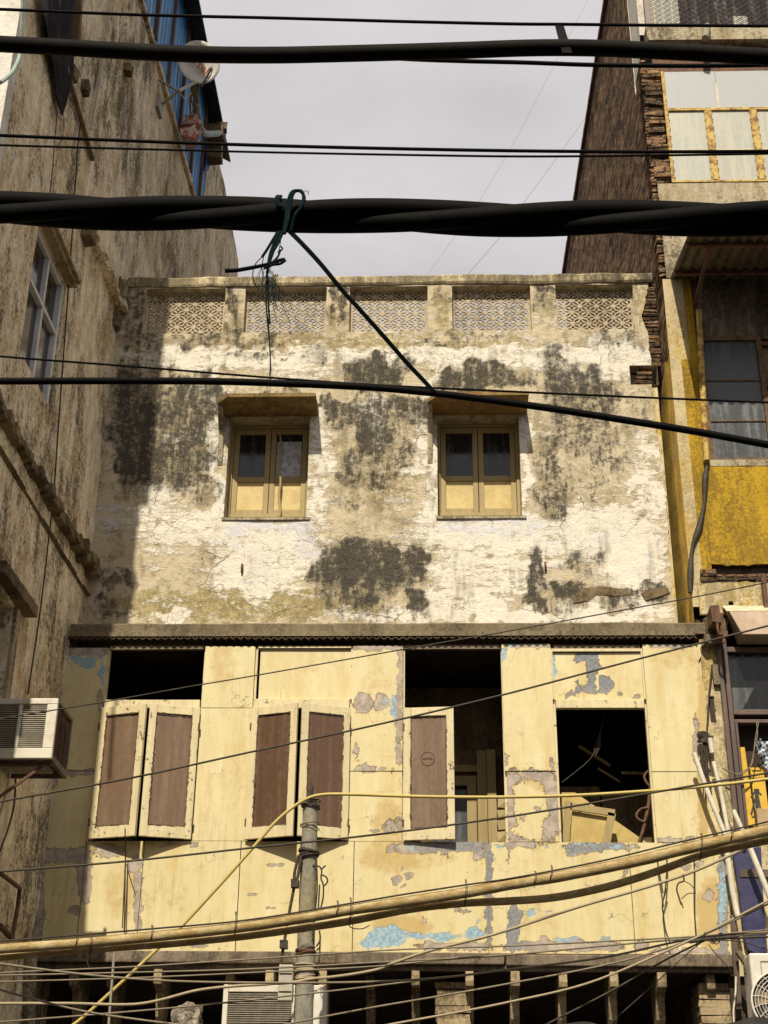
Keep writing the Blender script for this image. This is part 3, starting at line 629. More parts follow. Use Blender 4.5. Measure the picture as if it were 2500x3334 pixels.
# casement shutters, swung a little open
def shutter(hx, sgn, w, ang, mat, z0=5.245, z1=6.70, sticker=False, dz=0.0):
    mb = MB(); st = .080; t = .04; z0 += dz; z1 += dz
    c = Vector((hx, 14.99, 0)); R = Matrix.Rotation(-sgn*math.radians(ang), 3, 'Z')
    def bx(a, b, y0, y1, p, q):
        xa, xb = (hx+a, hx+b) if sgn > 0 else (hx-b, hx-a); mb.box(xa, xb, 14.99+y0, 14.99+y1, p, q, .003, R, c)
    bx(0, st, -t, 0, z0, z1); bx(w-st, w, -t, 0, z0, z1); bx(st, w-st, -t+.004, -.002, z0, z0+.13); bx(st, w-st, -t+.004, -.002, z1-.10, z1)
    o = mb.build('shutter', M['joinery'], house, bevel=.005)
    mb = MB(); bx(st-.005, w-st+.005, -.022, -.014, z0+.125, z1-.095); mb.build('shutter_pane', mat, o)
    mb = MB(); rp = random.Random(int(hx*100)); zz_ = z0+.13
    while zz_ < z1-.12:
        hh = rp.uniform(.015,.06)
        for q in (st, w-st):
            ww = max(.003, rp.uniform(-.012,.018))
            if ww > .002: bx(q-ww*.6, q+ww*.6, -t-.0025, -t+.004, zz_, zz_+hh)
        zz_ += hh
    xx_ = st
    while xx_ < w-st:
        hh = rp.uniform(.01,.05); ww = max(.003, rp.uniform(-.012,.016))
        if ww > .002: bx(xx_, min(xx_+hh, w-st), -t-.001, -t+.006, z1-.10-ww*.5, z1-.10+ww*.5)
        ww = max(.003, rp.uniform(-.012,.016))
        if ww > .002: bx(xx_, min(xx_+hh, w-st), -t-.001, -t+.006, z0+.13-ww*.5, z0+.13+ww*.5)
        xx_ += hh
    mb.build('glazing_putty', M['putty'], o)
    for zz in (z0+.18, z1-.22):
        mb = MB(); bx(-.008, .010, -.047, -.036, zz-.04, zz+.04); mb.build('hinge', M['rustdark'], o)
    if sticker:
        for nm, r0, r1, mt in (('sticker_ring', .072, .079, 'brownprint'), ('round_sticker', 0, .070, 'orangeprint')):
            mb = MB(); n = 28; cx = w*.5-.01; cz = 6.115
            for k in range(n):
                a0, a1 = 2*math.pi*k/n, 2*math.pi*(k+1)/n
                q = [(hx+cx+r*math.cos(a), 14.99-.0235, cz+r*math.sin(a)) for r, a in ((r0,a0),(r1,a0),(r1,a1),(r0,a1))]
                q = [R @ (Vector(p)-c)+c for p in q]
                mb.add(q if r0 else q[1:3]+[q[0]], [(0,1,2,3)] if r0 else [(0,1,2)])
            mb.build(nm, M[mt], o)
        mb = MB()
        for k in range(7): bx(cx-.054+k*.0155, cx-.054+k*.0155+.0105, -.0262, -.0245, cz-.004, cz+.009+.004*(k % 2))
        mb.build('sticker_lettering', M['brownprint'], o)
    return o
shutter(-3.632, 1, .548, 16, M['brownpane']); shutter(-2.553, -1, .548, 15, M['brownpane'])
shutter(-1.965, 1, .545, 18, M['brownpane2']); shutter(-.90, -1, .545, 19, M['brownpane2'])
shutter(-.305, 1, .545, 5, M['brownpane'], sticker=True, dz=-.005)
# ledge beam under the panels and the carved brackets
mb = MB(); mb.box(-4.2, .72, 14.93, 15.1, 3.985, 4.10, .006); mb.box(.735, 3.06, 14.94, 15.1, 3.975, 4.09, .006); mb.build('ledge_beam', M['beam'], house, bevel=.012)
mb = MB(); mb.box(-4.2, 3.06, 14.99, 15.06, 3.93, 3.98); mb.build('soffit_board', M['beam'], house)
for i, u in enumerate((238,353,517,738,879,1051,1202,1353,1528,1676,1832,1996,2152,2316)):
    p = PY(u/K, 3160/K, 15.0); x = p.x; w = .042 if i % 3 else .046
    poly = [(14.955,3.925),(14.945,3.83),(14.96,3.78),(15.06,3.765),(15.16,3.72),(15.19,3.60),(15.22,3.50),(15.27,3.44),(15.34,3.40),(15.42,3.42),(15.5,3.6),(15.55,3.925)]
    dy = (.1,.2,.0,.3,.02,.03,.3,.0,.02,.0,.05,.0,.02,.12)[i]
    mb = MB(); mb.prism([(x-w, y+dy, z) for y, z in poly], (2*w,0,0)); mb.build('carved_bracket', M['bracket'], house, bevel=.008)
# floors, side and back walls, ceilings: closed dark rooms behind the openings
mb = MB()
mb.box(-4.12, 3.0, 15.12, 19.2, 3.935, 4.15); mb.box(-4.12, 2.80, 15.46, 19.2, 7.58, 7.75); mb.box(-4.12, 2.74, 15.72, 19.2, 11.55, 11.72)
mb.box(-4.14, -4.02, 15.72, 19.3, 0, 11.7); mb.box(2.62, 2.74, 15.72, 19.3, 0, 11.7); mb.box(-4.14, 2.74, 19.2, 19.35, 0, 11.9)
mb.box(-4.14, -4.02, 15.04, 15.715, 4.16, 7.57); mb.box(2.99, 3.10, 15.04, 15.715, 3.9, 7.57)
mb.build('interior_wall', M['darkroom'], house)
mb = MB(); mb.box(-4.12, 2.78, 15.52, 16.0, 11.74, 11.90); mb.build('terrace_floor', M['concrete'], house)
# room seen through bay three: plastered wall with a second door frame
mb = MB(); sheet(mb, -.6, .97, 4.16, 7.4, [(.02,.42,4.5,6.30)], .5, lambda a, b: (a, 16.30, b)); mb.build('inner_wall', M['roomwall'], house)
mb = MB(); 
mb.box(.40, .51, 16.22, 16.29, 4.16, 6.30); mb.box(-.55, .40, 16.225, 16.29, 6.19, 6.30); mb.box(-.55,.64,16.25,16.295,6.36,6.44)
dr = mb.build('inner_door_frame', M['yjoinery'], house)
mb = MB(); mb.box(-.6, .40, 16.31, 16.33, 4.16, 6.2); mb.build('inner_door_pane', M['greyglass'], dr)
mb = MB(); mb.box(.52, .63, 16.20, 16.27, 4.16, 6.6, .003); mb.box(.635, .735, 16.16, 16.25, 4.16, 6.6)
for i in range(9): mb.box(.74, .85+random.uniform(0,.02), 16.14, 16.24, 4.9+i*.125, 5.012+i*.125, .012)
mb.box(.86, .99, 16.16, 16.3, 4.16, 6.9)
mb.build('inner_pilaster', M['yjoinery'], house)
# room seen through bay four
mb = MB(); mb.box(1.0, 1.9, 16.02, 16.05, 4.16, 6.12); mb.box(1.92, 2.6, 16.0, 16.03, 4.16, 6.05); mb.build('inner_partition', M['roomwall'], house)
mb = MB(); a = [PY(x, y, 15.85) for x, y in ((1250,1612),(1318,1655))]; mb.bar(a[0], a[1], .05, .03)
a = [PY(x, y, 15.85) for x, y in ((1291,1660),(1340,1690))]; mb.bar(a[0], a[1], .03, .02); a = [PY(x, y, 15.85) for x, y in ((1342,1670),(1397,1671))]; mb.bar(a[0], a[1], .03, .03)
mb.build('broken_slat', M['bracket'], house)
for u0, u1, v, dy, h in ((1420,1532,3330,-.29,3.72),(2285,2395,3330,-.27,3.78)):   # brick piers of the ground floor
    a = PY(u0/K, v/K, 15.42+dy); b = PY(u1/K, v/K, 15.42+dy)
    mb = MB(); z = 0.0
    mb.box(a.x, b.x, 15.42+dy, 15.9+dy, 0, 2.6)
    for i in range(16): mb.box(a.x+random.uniform(-.012,.012), b.x+random.uniform(-.012,.012), 15.42+dy+random.uniform(-.012,.012), 15.9+dy, 2.605+i*.078, 2.605+i*.078+.072, .008)
    mb.build('brick_pier', M['bracket'], house)
mb = MB(); mb.box(-.75, .9, 16.2, 16.5, 2.9, 3.12, .01); mb.build('inner_beam', M['roomwall'], house)
# ----- loose things inside the open bays
t = thing('old_door_leaf', PY(1265, 1815, 15.42), 'broken yellow door leaf leaning inside the right-hand open window', 'door')
def dl(p, y=15.42): return PY(p[0], p[1], y)
mb = MB(); 
for a, b, w in (((1228,1732),(1220,1850),.075),((1232,1742),(1328,1757),.075),((1322,1757),(1304,1850),.085)):
    mb.bar(dl(a), dl(b), .035, w, (0,0,1) if a[1] != b[1] and abs(a[0]-b[0]) > 50 else (1,0,0))
mb.build('frame', M['yjoinery'], t)
mb = MB(); mb.prism([dl(p, 15.45) for p in ((1236,1752),(1318,1766),(1302,1852),(1226,1852))], (0,.012,0)); mb.build('door_board', M['ypanel'], t)
t = MB(); t.prism([dl(p, 15.62) for p in ((1212,1712),(1242,1712),(1290,1745),(1400,1822),(1400,1860),(1212,1860))], (0,.02,0))
tag(t.build('plywood_sheet', M['ypanel']), 'tan plywood sheet behind the broken door leaf in the open window', 'plywood')
mb = MB(); pts = [PY(x, y, 15.3) for x, y in ((1405,1700),(1400,1745),(1390,1790),(1378,1850))]; mb.tube(smooth_path(pts), .022, 6)
pts = [PY(x, y, 15.3) for x, y in ((1408,1664),(1398,1668),(1392,1678),(1396,1690),(1405,1700))]; mb.tube(smooth_path(pts), .016, 6)
pts = [PY(x, y, 15.28) for x, y in ((1399,1745),(1385,1748),(1375,1760),(1377,1768),(1392,1775),(1395,1762))]; mb.tube(smooth_path(pts), .014, 6)
mb.tube([PY(x, y, 15.28) for x, y in ((1394,1780),(1370,1852))], .02, 6)
tag(mb.build('rusty_iron_rod', M['rustdark']), 'bent rusty iron rods standing at the right side of the open window', 'iron rods')
mb = MB(); pts = [PY(x, y, 15.3) for x, y in ((1306,1533),(1302,1560),(1296,1585),(1294,1600),(1285,1625),(1270,1645),(1240,1670),(1214,1690))]; mb.tube(smooth_path(pts), .006, 5)
for d in (-4, 4, 7): mb.tube(smooth_path([PY(x, y, 15.3) for x, y in ((1296,1585),(1290+d,1610),(1284+d*.5,1632))]), .005, 5)
tag(mb.build('loose_wire', M['wiredark']), 'tangled loose wire hanging inside the right-hand open window', 'wire')
# =================================================================== LEFT-HAND BUILDING
left = thing('left_building', (-4.3, 15, 0), 'tall stained plaster building on the left with blue sheeting under its roof', 'building')
YC = 10.65                                   # its street corner
LW = [(12.10,13.24,9.52,11.13),(11.3,12.98,4.9,7.05)]
def lfn(a, b): return (WX(a) + mn.noise(Vector((a*1.5, b*1.5, 4)))*.010, a, b)
mb = MB(); sheet(mb, YC, 23.7, 0, 17.28, LW, .25, lfn)
sheet(mb, 19.85, 23.7, 17.28, 19.25, [], .25, lambda a, b: (WX(a)+mn.noise(Vector((a*1.5, b*1.5, 4)))*.03, a, b + (.45*(1-(a-19.85)/3.85) if b > 19.2 else 0) + mn.noise(Vector((a*3, b, 2)))*.03))
for (a, b, c, d, dp) in ((*LW[0], .16), (*LW[1], 1.0)):
    for (p, q) in (((a,c),(b,c)),((b,c),(b,d)),((b,d),(a,d)),((a,d),(a,c))):
        mb.add([(WX(p[0])-.002,p[0],p[1]),(WX(p[0])-dp,p[0],p[1]),(WX(q[0])-dp,q[0],q[1]),(WX(q[0])-.002,q[0],q[1])], [(0,1,2,3)])
x0 = WX(YC)
mb.add([(x0,YC,0),(x0,YC,20),(x0-3.4,YC,20),(x0-3.4,YC,0),(x0-3.4,23.7,0),(x0-3.4,23.7,19.3),(WX(23.7),23.7,19.3),(WX(23.7),23.7,0),(WX(19.85),19.85,20),(WX(19.85),19.85,17.28)], [(0,1,2,3),(3,2,5,4),(4,5,6,7)])
mb.build('side_wall', M['leftwall'], left)
mb = MB(); mb.box(x0-3.4, x0+.12, YC-.02, YC+.75, 15.0, 20.1); mb.build('unseen_shadow_pier', M['leftwall'], left)  # out of view, added to step the shadow edge on the house
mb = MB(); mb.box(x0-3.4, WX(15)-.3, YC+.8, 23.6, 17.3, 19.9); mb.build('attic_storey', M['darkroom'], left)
# blue corrugated sheeting and roof edge
mb = MB(); Y = lines(13.2, 19.85, [], .03); vs = []
for y in Y:
    w = .018*(1 if (y % .2) < .1 else -1); vs += [(WX(y)+.02+w, y, 17.16), (WX(y)+.02+w, y, 19.75)]
mb.add(vs, [(2*i, 2*i+2, 2*i+3, 2*i+1) for i in range(len(Y)-1)]); mb.build('blue_sheeting', M['blue'], left, solid=.006)
for y in (14.6, 15.55, 16.5, 17.5, 18.5, 19.3):
    mb = MB(); mb.box(WX(y)+.04, WX(y)+.085, y, y+.06, 17.2, 19.7); mb.build('sheeting_batten', M['rustdark'], left)
mb = MB(); a, b = 13.2, 20.6
mb.hexa([(WX(a)+.36,a,19.55),(WX(b)+.30,b,19.15),(WX(b)-.6,b,19.75),(WX(a)-.6,a,20.0),(WX(a)+.36,a,19.60),(WX(b)+.30,b,19.2),(WX(b)-.6,b,19.8),(WX(a)-.6,a,20.05)])
mb.build('roof_eave', M['roofsheet'], left)
mb = MB(); L = lines(13.2, 19.85, [], .5)
for p, q in zip(L, L[1:]): mb.hexa([(WX(p)-.03,p,17.10),(WX(p)+.055,p,17.10),(WX(q)+.055,q,17.10),(WX(q)-.03,q,17.10),(WX(p)-.03,p,17.19),(WX(p)+.055,p,17.19),(WX(q)+.055,q,17.19),(WX(q)-.03,q,17.19)])
mb.build('sheeting_sill', M['leftwall'], left)
# broken cornice mouldings on the side wall
def rough_bar(y0, y1, z0, z1, pr, seg, jit, name, mat, zs=0.0):
    mb = MB(); L = lines(y0, y1, [], seg)
    for i in range(len(L)-1):
        a, b = L[i], L[i+1]; p = pr*random.uniform(.65, 1.15); q = random.uniform(-jit, jit)
        mb.hexa([(WX(a)-.02,a,z0+q),(WX(a)+p,a+.005,z0+.02+q),(WX(b)+p,b,z0+.02+q),(WX(b)-.02,b,z0+q),(WX(a)-.02,a,z1),(WX(a)+p*random.uniform(.7,1),a+.005,z1-random.uniform(0,jit)),(WX(b)+p*random.uniform(.7,1),b,z1-random.uniform(0,jit)),(WX(b)-.02,b,z1)])
    return mb.build(name, mat, left)
rough_bar(YC, 14.7, 8.50, 8.65, .12, .13, .03, 'cornice_moulding', M['leftledge']); rough_bar(14.72, 15.7, 8.46, 8.66, .16, .11, .04, 'cornice_moulding', M['leftledge'])
rough_bar(YC, 15.5, 8.235, 8.275, .045, .35, .006, 'string_course', M['leftledge'])
rough_bar(13.75, 15.42, 12.24, 12.36, .13, .2, .012, 'ledge', M['leftwall']); 
mb = MB(); mb.box(WX(13.6)-.02, WX(13.6)+.14, 13.52, 13.74, 12.05, 12.20, .02); mb.box(WX(13.6)-.02, WX(13.6)+.10, 13.55, 13.76, 12.28, 12.46, .03); mb.build('broken_ledge_end', M['leftledge'], left)
mb = MB(); p = WL(248, 655); mb.box(WX(15.3)-.03, WX(15.3)+.08, 15.25, 15.44, 11.95, 12.2, .03); mb.build('broken_brick_end', M['leftledge'], left)
mb = MB(); mb.box(WX(15.3)-.02, WX(15.3)+.05, 15.33, 15.47, 12.45, 12.75, .03); mb.build('broken_brick_end', M['leftledge'], left)
# side window with white frame
a, b, c, d = LW[0]; X = lambda y, o: WX(y)+o
mb = MB(); 
def lbox(mb, y0, y1, z0, z1, o0, o1): mb.hexa([(X(y0,o0),y0,z0),(X(y0,o1),y0,z0),(X(y1,o1),y1,z0),(X(y1,o0),y1,z0),(X(y0,o0),y0,z1),(X(y0,o1),y0,z1),(X(y1,o1),y1,z1),(X(y1,o0),y1,z1)])
lbox(mb, a, a+.06, c, d, -.10, -.03); lbox(mb, b-.07, b, c, d, -.10, -.015); lbox(mb, a+.06, b-.07, d-.06, d, -.10, -.03); lbox(mb, a+.06, b-.07, c, c+.05, -.10, -.03)
lbox(mb, a+.06, b-.07, 10.42, 10.47, -.095, -.02); lbox(mb, (a+b)/2-.025, (a+b)/2+.025, c+.05, d-.06, -.092, -.024)
w = mb.build('side_window', M['whiteframe'], left, bevel=.005)
mb = MB(); lbox(mb, a+.06, b-.07, c+.05, d-.06, -.085, -.078); mb.build('window_glass', M['filmglass'], w)
mb = MB(); lbox(mb, a-.1, b+.06, d+.005, d+.05, -.02, .11); lbox(mb, a-.1, b+.06, d+.055, d+.09, -.02, .15); mb.build('window_head_moulding', M['bracket'], w)
a, b, c, d = LW[1]
mb = MB(); lbox(mb, a, b, c, d, -1.0, -.98); mb.build('lower_window_pane', M['filmglass'], left)
mb = MB(); lbox(mb, 12.2, 13.33, 7.10, 7.22, -.02, .13); mb.build('window_canopy', M['leftledge'], left)
mb = MB(); lbox(mb, 12.985, 13.12, 4.9, 7.07, -.02, .035); mb.build('window_architrave', M['concrete'], left)
# pale painted patch at the very corner, downpipe and iron rail low down
mb = MB(); lbox(mb, YC-.012, YC+.16, 8.66, 19.9, -.3, .018); mb.build('corner_pilaster', M['whitewall'], left)
mb = MB(); pts = [WL(x, y, .05) for x, y in ((62,2212),(63,2120),(66,2050))]; mb.tube([WL(50,2300,.05)]+pts, .07, 10)
mb.build('downpipe', M['concrete'], left)
mb = MB(); mb.tube([WL(x, y, .10) for x, y in ((0,1886),(43,1919),(38,1960),(26,2028))], .022, 6); mb.tube([WL(0,2000,.06), WL(26,2028,.10)], .03, 6); mb.build('iron_rail', M['rustdark'], left)
mb = MB(); mb.tube(smooth_path([WL(x, y, .12) for x, y in ((45,100),(42,122),(30,150),(14,168),(0,178))]), .022, 8); mb.tube([WL(45,100,.12), WL(48,0,.12)], .016, 8); mb.build('white_drain_hose', M['greenpvc'], left)
for x, y in ((152,160),(270,150),(178,190)):
    mb = MB(); p = WL(x, y, 0); mb.box(p.x-.05, p.x+.08, p.y-.08, p.y+.08, p.z-.08, p.z+.06, .03); mb.build('broken_bracket_stub', M['leftledge'], left)
mb = MB(); mb.tube([WL(238,0,.03), WL(222,130,.03), WL(197,280,.03)], .012, 6); mb.tube([WL(232,0,.03), WL(215,150,.03), WL(193,265,.03)], .009, 6); mb.build('wall_conduit', M['boxgrey'], left)

# ----- wires running down the wall
def wire(name, pts, r, mat, label, cat='cable', group=None, fn=None, n=6):
    mb = MB(); mb.tube(smooth_path([fn(x, y) for x, y in pts]), r, n); return tag(mb.build(name, mat), label, cat, group)
wire('wall_wire', [(176,250),(169,302),(160,440),(150,590),(126,921),(115,1076),(104,1173),(88,1310),(60,1500)], .009, M['wiredark'], 'black wire running straight down the left building beside its side window', 'wire', fn=lambda x, y: WL(x, y, .03))
wire('wall_wire', [(34,1660),(30,1740),(14,1800),(0,1838)], .010, M['wiredark'], 'dark wire sagging down the left wall below the window air conditioner', 'wire', fn=lambda x, y: WL(x, y, .05))
wire('wall_wire', [(124,240),(118,300),(112,380),(100,470)], .006, M['wiredark'], 'thin wire below the hanging black cloth on the left wall', 'wire', fn=lambda x, y: WL(x, y, .03))
# ----- cloth and pole
t = MB(); L, R_ = [], []
rows = [(88,165,-30),(92,160,60),(104,157,110),(114,154,150),(120,150,180),(124,146,205),(130,141,230),(133,136,246)]
n = 12; vs = []
for a, b, y in rows:
    for i in range(n+1):
        s_ = i/n; P = WL(a+(b-a)*s_, y, .07); P.x += .05*math.sin(s_*17+y*.02)*(b-a)/75; P.z += .03*math.sin(s_*9+y*.05); vs.append(P)
t.add(vs, [(j*(n+1)+i, j*(n+1)+i+1, (j+1)*(n+1)+i+1, (j+1)*(n+1)+i) for j in range(len(rows)-1) for i in range(n)], True)
tag(t.build('hanging_cloth', M['cloth'], solid=.012), 'black cloth hanging to a point high on the left wall', 'cloth')
mb = MB(); mb.bar(WL(138,130,.05), WL(200,345,.04), .05, .05); mb.bar(WL(170,-20,.05), WL(165,110,.05), .08, .08)
tag(mb.build('wooden_pole', M['wood']), 'dark wooden poles propped beside the hanging black cloth', 'pole')

# ----- window air conditioner on the left wall
p = PX(126, 1508, -3.55); y0 = p.y; zt = p.z
t = thing('window_air_conditioner', (-3.9, y0+.3, zt-.5), 'dirty cream window air conditioner jutting from the left wall', 'air conditioner')
zb = PX(104, 1630, -3.55).z; y1 = y0+.62; xl = -4.85
mb = MB(); mb.box(xl, -3.55, y0, y0+.05, zt-.06, zt); mb.box(xl, -3.55, y0, y0+.05, zb, zb+.10); mb.box(-3.65, -3.55, y0+.001, y0+.049, zb+.10, zt-.06); mb.box(-3.92, -3.885, y0+.002, y0+.047, zb+.10, zt-.06)
mb.build('front_frame', M['acwhite'], t, bevel=.008)
mb = MB(); k = 22
for i in range(k):
    z = zb+.11+(zt-.17-zb-.0)*i/k
    mb.hexa([(xl,y0+.012,z),(-3.65,y0+.012,z),(-3.65,y0+.042,z+.012),(xl,y0+.042,z+.012),(xl,y0+.012,z+.006),(-3.65,y0+.012,z+.006),(-3.65,y0+.042,z+.018),(xl,y0+.042,z+.018)])
mb.build('louvre', M['slat'], t)
mb = MB(); mb.box(xl, -3.59, y0+.055, y1, zb+.03, zt-.02); mb.build('casing', M['acdark'], t)
mb = MB(); mb.box(-3.588, -3.55, y0+.05, y1+.02, zb-.012, zb+.05); mb.box(-3.588, -3.555, y1-.02, y1+.02, zb+.05, zt-.02); mb.box(-3.588, -3.555, y0+.05, y1+.02, zt-.03, zt-.0); mb.box(xl, -3.59, y1, y1+.02, zb-.012, zb+.03); mb.box(xl, -3.59, y0+.05, y0+.10, zb-.012, zb+.03)
mb.build('side_rim', M['beam'], t)
mb = MB()
for i in range(10): mb.box(-4.12, -3.65, y0+.12+i*.04, y0+.135+i*.04, zb-.004, zb+.028)
mb.build('bottom_slat', M['slat'], t)
mb = MB()
for i in range(12):
    yy = y0+.10+i*.042
    if i in (5, 9): continue
    mb.box(-3.589, -3.577, yy, yy+.012, zb+.06, zt-.05)
mb.build('side_grille', M['rustdark'], t)
mb = MB(); mb.bar((-4.2,y0+.10,zb-.03),(-3.57,y0+.10,zb-.03),.03,.03); mb.bar((-3.65,y0+.10,zb-.045),(-4.12,y0+.10,zb-.42),.025,.025); mb.build('support_bracket', M['rustdark'], t)
mb = MB(); mb.tube(smooth_path([(-3.96,y0+.15,zb),(-3.98,y0+.17,zb-.25),(-4.06,y0+.22,zb-.7),(-4.07,y0+.3,zb-1.2)]), .012, 6); mb.build('drain_tube', M['boxgrey'], t)
# ----- satellite dish and roof clutter
c = WL(430, 134, .38)
t = thing('satellite_dish', c, 'white satellite dish with red lettering under the blue sheeting of the left roof', 'satellite dish')
nrm = Vector((.42, -.80, -.30)).normalized(); rgt = Vector((.80,.42,-.42)); rgt = (rgt-nrm*rgt.dot(nrm)).normalized(); upv = nrm.cross(rgt)
mb = MB(); R0 = .37; NR, NA = 7, 32; vs = [c - nrm*.06]; 
for i in range(1, NR+1):
    for k in range(NA):
        a = 2*math.pi*k/NA; r = R0*i/NR; vs.append(c - nrm*.06*(1-(i/NR)**2) + (rgt*math.cos(a)*r*.92 + upv*math.sin(a)*r))
fs = [(0, 1+k, 1+(k+1)%NA) for k in range(NA)] + [(1+(i-1)*NA+k, 1+i*NA+k, 1+i*NA+(k+1)%NA, 1+(i-1)*NA+(k+1)%NA) for i in range(1, NR) for k in range(NA)]
mb.add(vs, fs, True); mb.build('reflector', M['dish'], t, solid=.012)
cu = bpy.data.curves.new('lettering', 'FONT'); cu.body = 'airtel'; cu.size = .20; cu.extrude = .002; cu.align_x = 'CENTER'; cu.offset = .002
to = bpy.data.objects.new('tmp', cu); COL.objects.link(to); bpy.context.view_layer.update()
me = bpy.data.meshes.new_from_object(to.evaluated_get(bpy.context.evaluated_depsgraph_get())); bpy.data.objects.remove(to)
o = bpy.data.objects.new('lettering', me); COL.objects.link(o); me.materials.clear(); me.materials.append(M['redtext'])
Mx = Matrix((rgt, upv, nrm)).transposed().to_4x4(); Mx.translation = c + nrm*.012 - upv*.10 + rgt*.0
me.transform(Mx); adopt(o, t)
mb = MB(); f0 = WL(436,186,.42); f1 = WL(457,146,.75); mb.bar(f0, f1, .03, .03); mb.tube(smooth_path([f0, WL(452,168,.6), WL(459,150,.75)]), .009, 6); mb.build('feed_arm', M['wiresteel'], t)
mb = MB(); m0 = WL(385,197,.30); mb.tube([WL(420,178,.34), m0], .03, 8); mb.tube([m0, WL(346,229,.02)], .022, 8); mb.tube([m0, WL(343,172,.02)], .018, 8); mb.tube(smooth_path([m0, WL(392,205,.32), WL(398,212,.3), WL(414,200,.3)]), .012, 6); mb.build('mount', M['wiresteel'], t)
mb = MB(); pl = WL(345,228,.03); mb.box(pl.x-.03, pl.x+.02, pl.y-.14, pl.y+.14, pl.z-.14, pl.z+.12); mb.build('base_plate', M['wiresteel'], t)
t = MB(); rnd = random.Random(3)
for k in range(26):
    p = WL(418+rnd.uniform(-6,6), 185+rnd.uniform(-10,10), .3); q = WL(420+rnd.uniform(-9,9), 245+rnd.uniform(-30,20), .3); t.tube(smooth_path([p, (p+q)/2+Vector((rnd.uniform(-.06,.06),0,0)), q]), .008, 4)
tag(t.build('dry_creeper', M['straw']), 'dry creeper stems hanging below the satellite dish', 'dry plant')
mb = MB(); mb.tube(smooth_path([WL(x, y, .34) for x, y in ((425,225),(428,255),(434,278),(442,288),(462,289),(472,288))]), .055, 10); 
tag(mb.build('elbow_pipe', M['greenpvc']), 'mossy bent drain pipe under the left roof edge', 'pipe')
mb = MB(); p = WL(472, 284, .30); mb.box(p.x-.16, p.x+.10, p.y-.12, p.y+.12, p.z-.18, p.z+.05, .03); mb.box(p.x-.02, p.x+.14, p.y-.06, p.y+.06, p.z+.02, p.z+.15, .03); q = WL(484,280,.3); mb.bar(p, q, .05, .05)
p2 = WL(462, 305, .18); mb.box(p2.x-.2, p2.x+.14, p2.y-.1, p2.y+.1, p2.z-.45, p2.z+.3, .03)
tag(mb.build('timber_block', M['wood']), 'dark timber blocks at the end of the bent drain pipe', 'timber')
bm_ = MB(); rnd = random.Random(5)
for k in range(9):
    p = WL(411+rnd.uniform(-5,5), 262+k*5.5, .26); bm_.box(p.x-.10, p.x+.10, p.y-.08, p.y+.08, p.z-.09, p.z+.09, .07)
tag(bm_.build('torn_rag', M['redcloth']), 'torn red and white rag caught beside the bent drain pipe', 'rag')
mb = MB(); vs = []; 
for i, y in enumerate((312,330,350,370)):
    for k in range(4): P = WL(446+k*3-i*2, y, .1); P.x += .03*math.sin(k*2+i); vs.append(P)
mb.add(vs, [(i*4+k, i*4+k+1, (i+1)*4+k+1, (i+1)*4+k) for i in range(3) for k in range(3)]); tag(mb.build('plastic_strip', M['bluetarp'], solid=.01), 'bright blue plastic strip hanging at the end of the blue sheeting', 'plastic strip')
# =================================================================== RIGHT-HAND BUILDINGS
XB = lambda y: 2.95 - .0115*(y-15.7)
far = thing('brick_building', (4.2, 20, 0), 'tall raw brick building on the right behind the lattice parapet', 'building')
mb = MB(); sheet(mb, 15.70, 24.9, 11.0, 19.65, [], .22, lambda a, b: (XB(a)+mn.noise(Vector((a*2, b*4, 1)))*.02, a, b + (mn.noise(Vector((a*5, 0, 3)))*.03 if b > 19.6 else 0)))
mb.add([(XB(24.9),24.9,0),(XB(24.9)+3,24.9,0),(XB(24.9)+3,24.9,19.6),(XB(24.9),24.9,19.6),(XB(15.7),15.7,19.6),(XB(15.7)+3,15.7,19.6)], [(0,1,2,3),(3,2,5,4)])
mb.build('brick_wall', M['brickside'], far)
mb = MB(); sheet(mb, XB(15.7)+.001, 6.0, 15.5, 19.62, [], .3, lambda a, b: (a, 15.715, b)); mb.build('front_wall', M['whitewall'], far)
mb = MB(); L = lines(15.7, 24.95, [], .4)
for p, q in zip(L, L[1:]): mb.box(XB(p)-.06, XB(p)+.3, p, q, 19.62, 19.70+random.uniform(0,.02))
mb.build('roof_edge', M['rustdark'], far)
mb = MB()
for i in range(3): p = PX(1310, 563+i*9, 2.86); mb.box(p.x-.10, p.x+.10, 16.3, 16.55, p.z*0+12.86+.075*i, 12.925+.075*i, .008)
tag(mb.build('brick_stack', M['brickfront']), 'three loose bricks stacked on the parapet before the brick wall', 'bricks')
p = PX(1228, 583, 2.88); 

yb = thing('yellow_building', (4.4, 15.3, 0), 'ochre yellow building at the right edge with rusty windows and a tin awning', 'building')
YF = 15.0; XL = 2.945
# left flank: brick above, ochre render below
def flank(a, b): return (XL+mn.noise(Vector((a*4, b*5, 6)))*.012, a, b)
mb = MB(); sheet(mb, YF+.02, 18.5, 11.3, 16.10, [], .12, flank); mb.build('brick_flank', M['brickside'], yb)
mb = MB()
for i in range(70):
    z = 12.45+i*.052; q = random.uniform(0,.04); mb.box(XL-.015-q*.4, XL+.05, YF-.005+random.uniform(-.015,.015), YF+.2, z, z+.04, .012)
mb.build('brick_edge', M['brickfront'], yb)
mb = MB(); sheet(mb, YF-.005, 16.2, 7.3, 11.75, [], .1, lambda a, b: (XL+.005+mn.noise(Vector((a*3, b*3, 6)))*.008, a, b)); mb.build('rendered_flank', M['yelbeam'], yb)
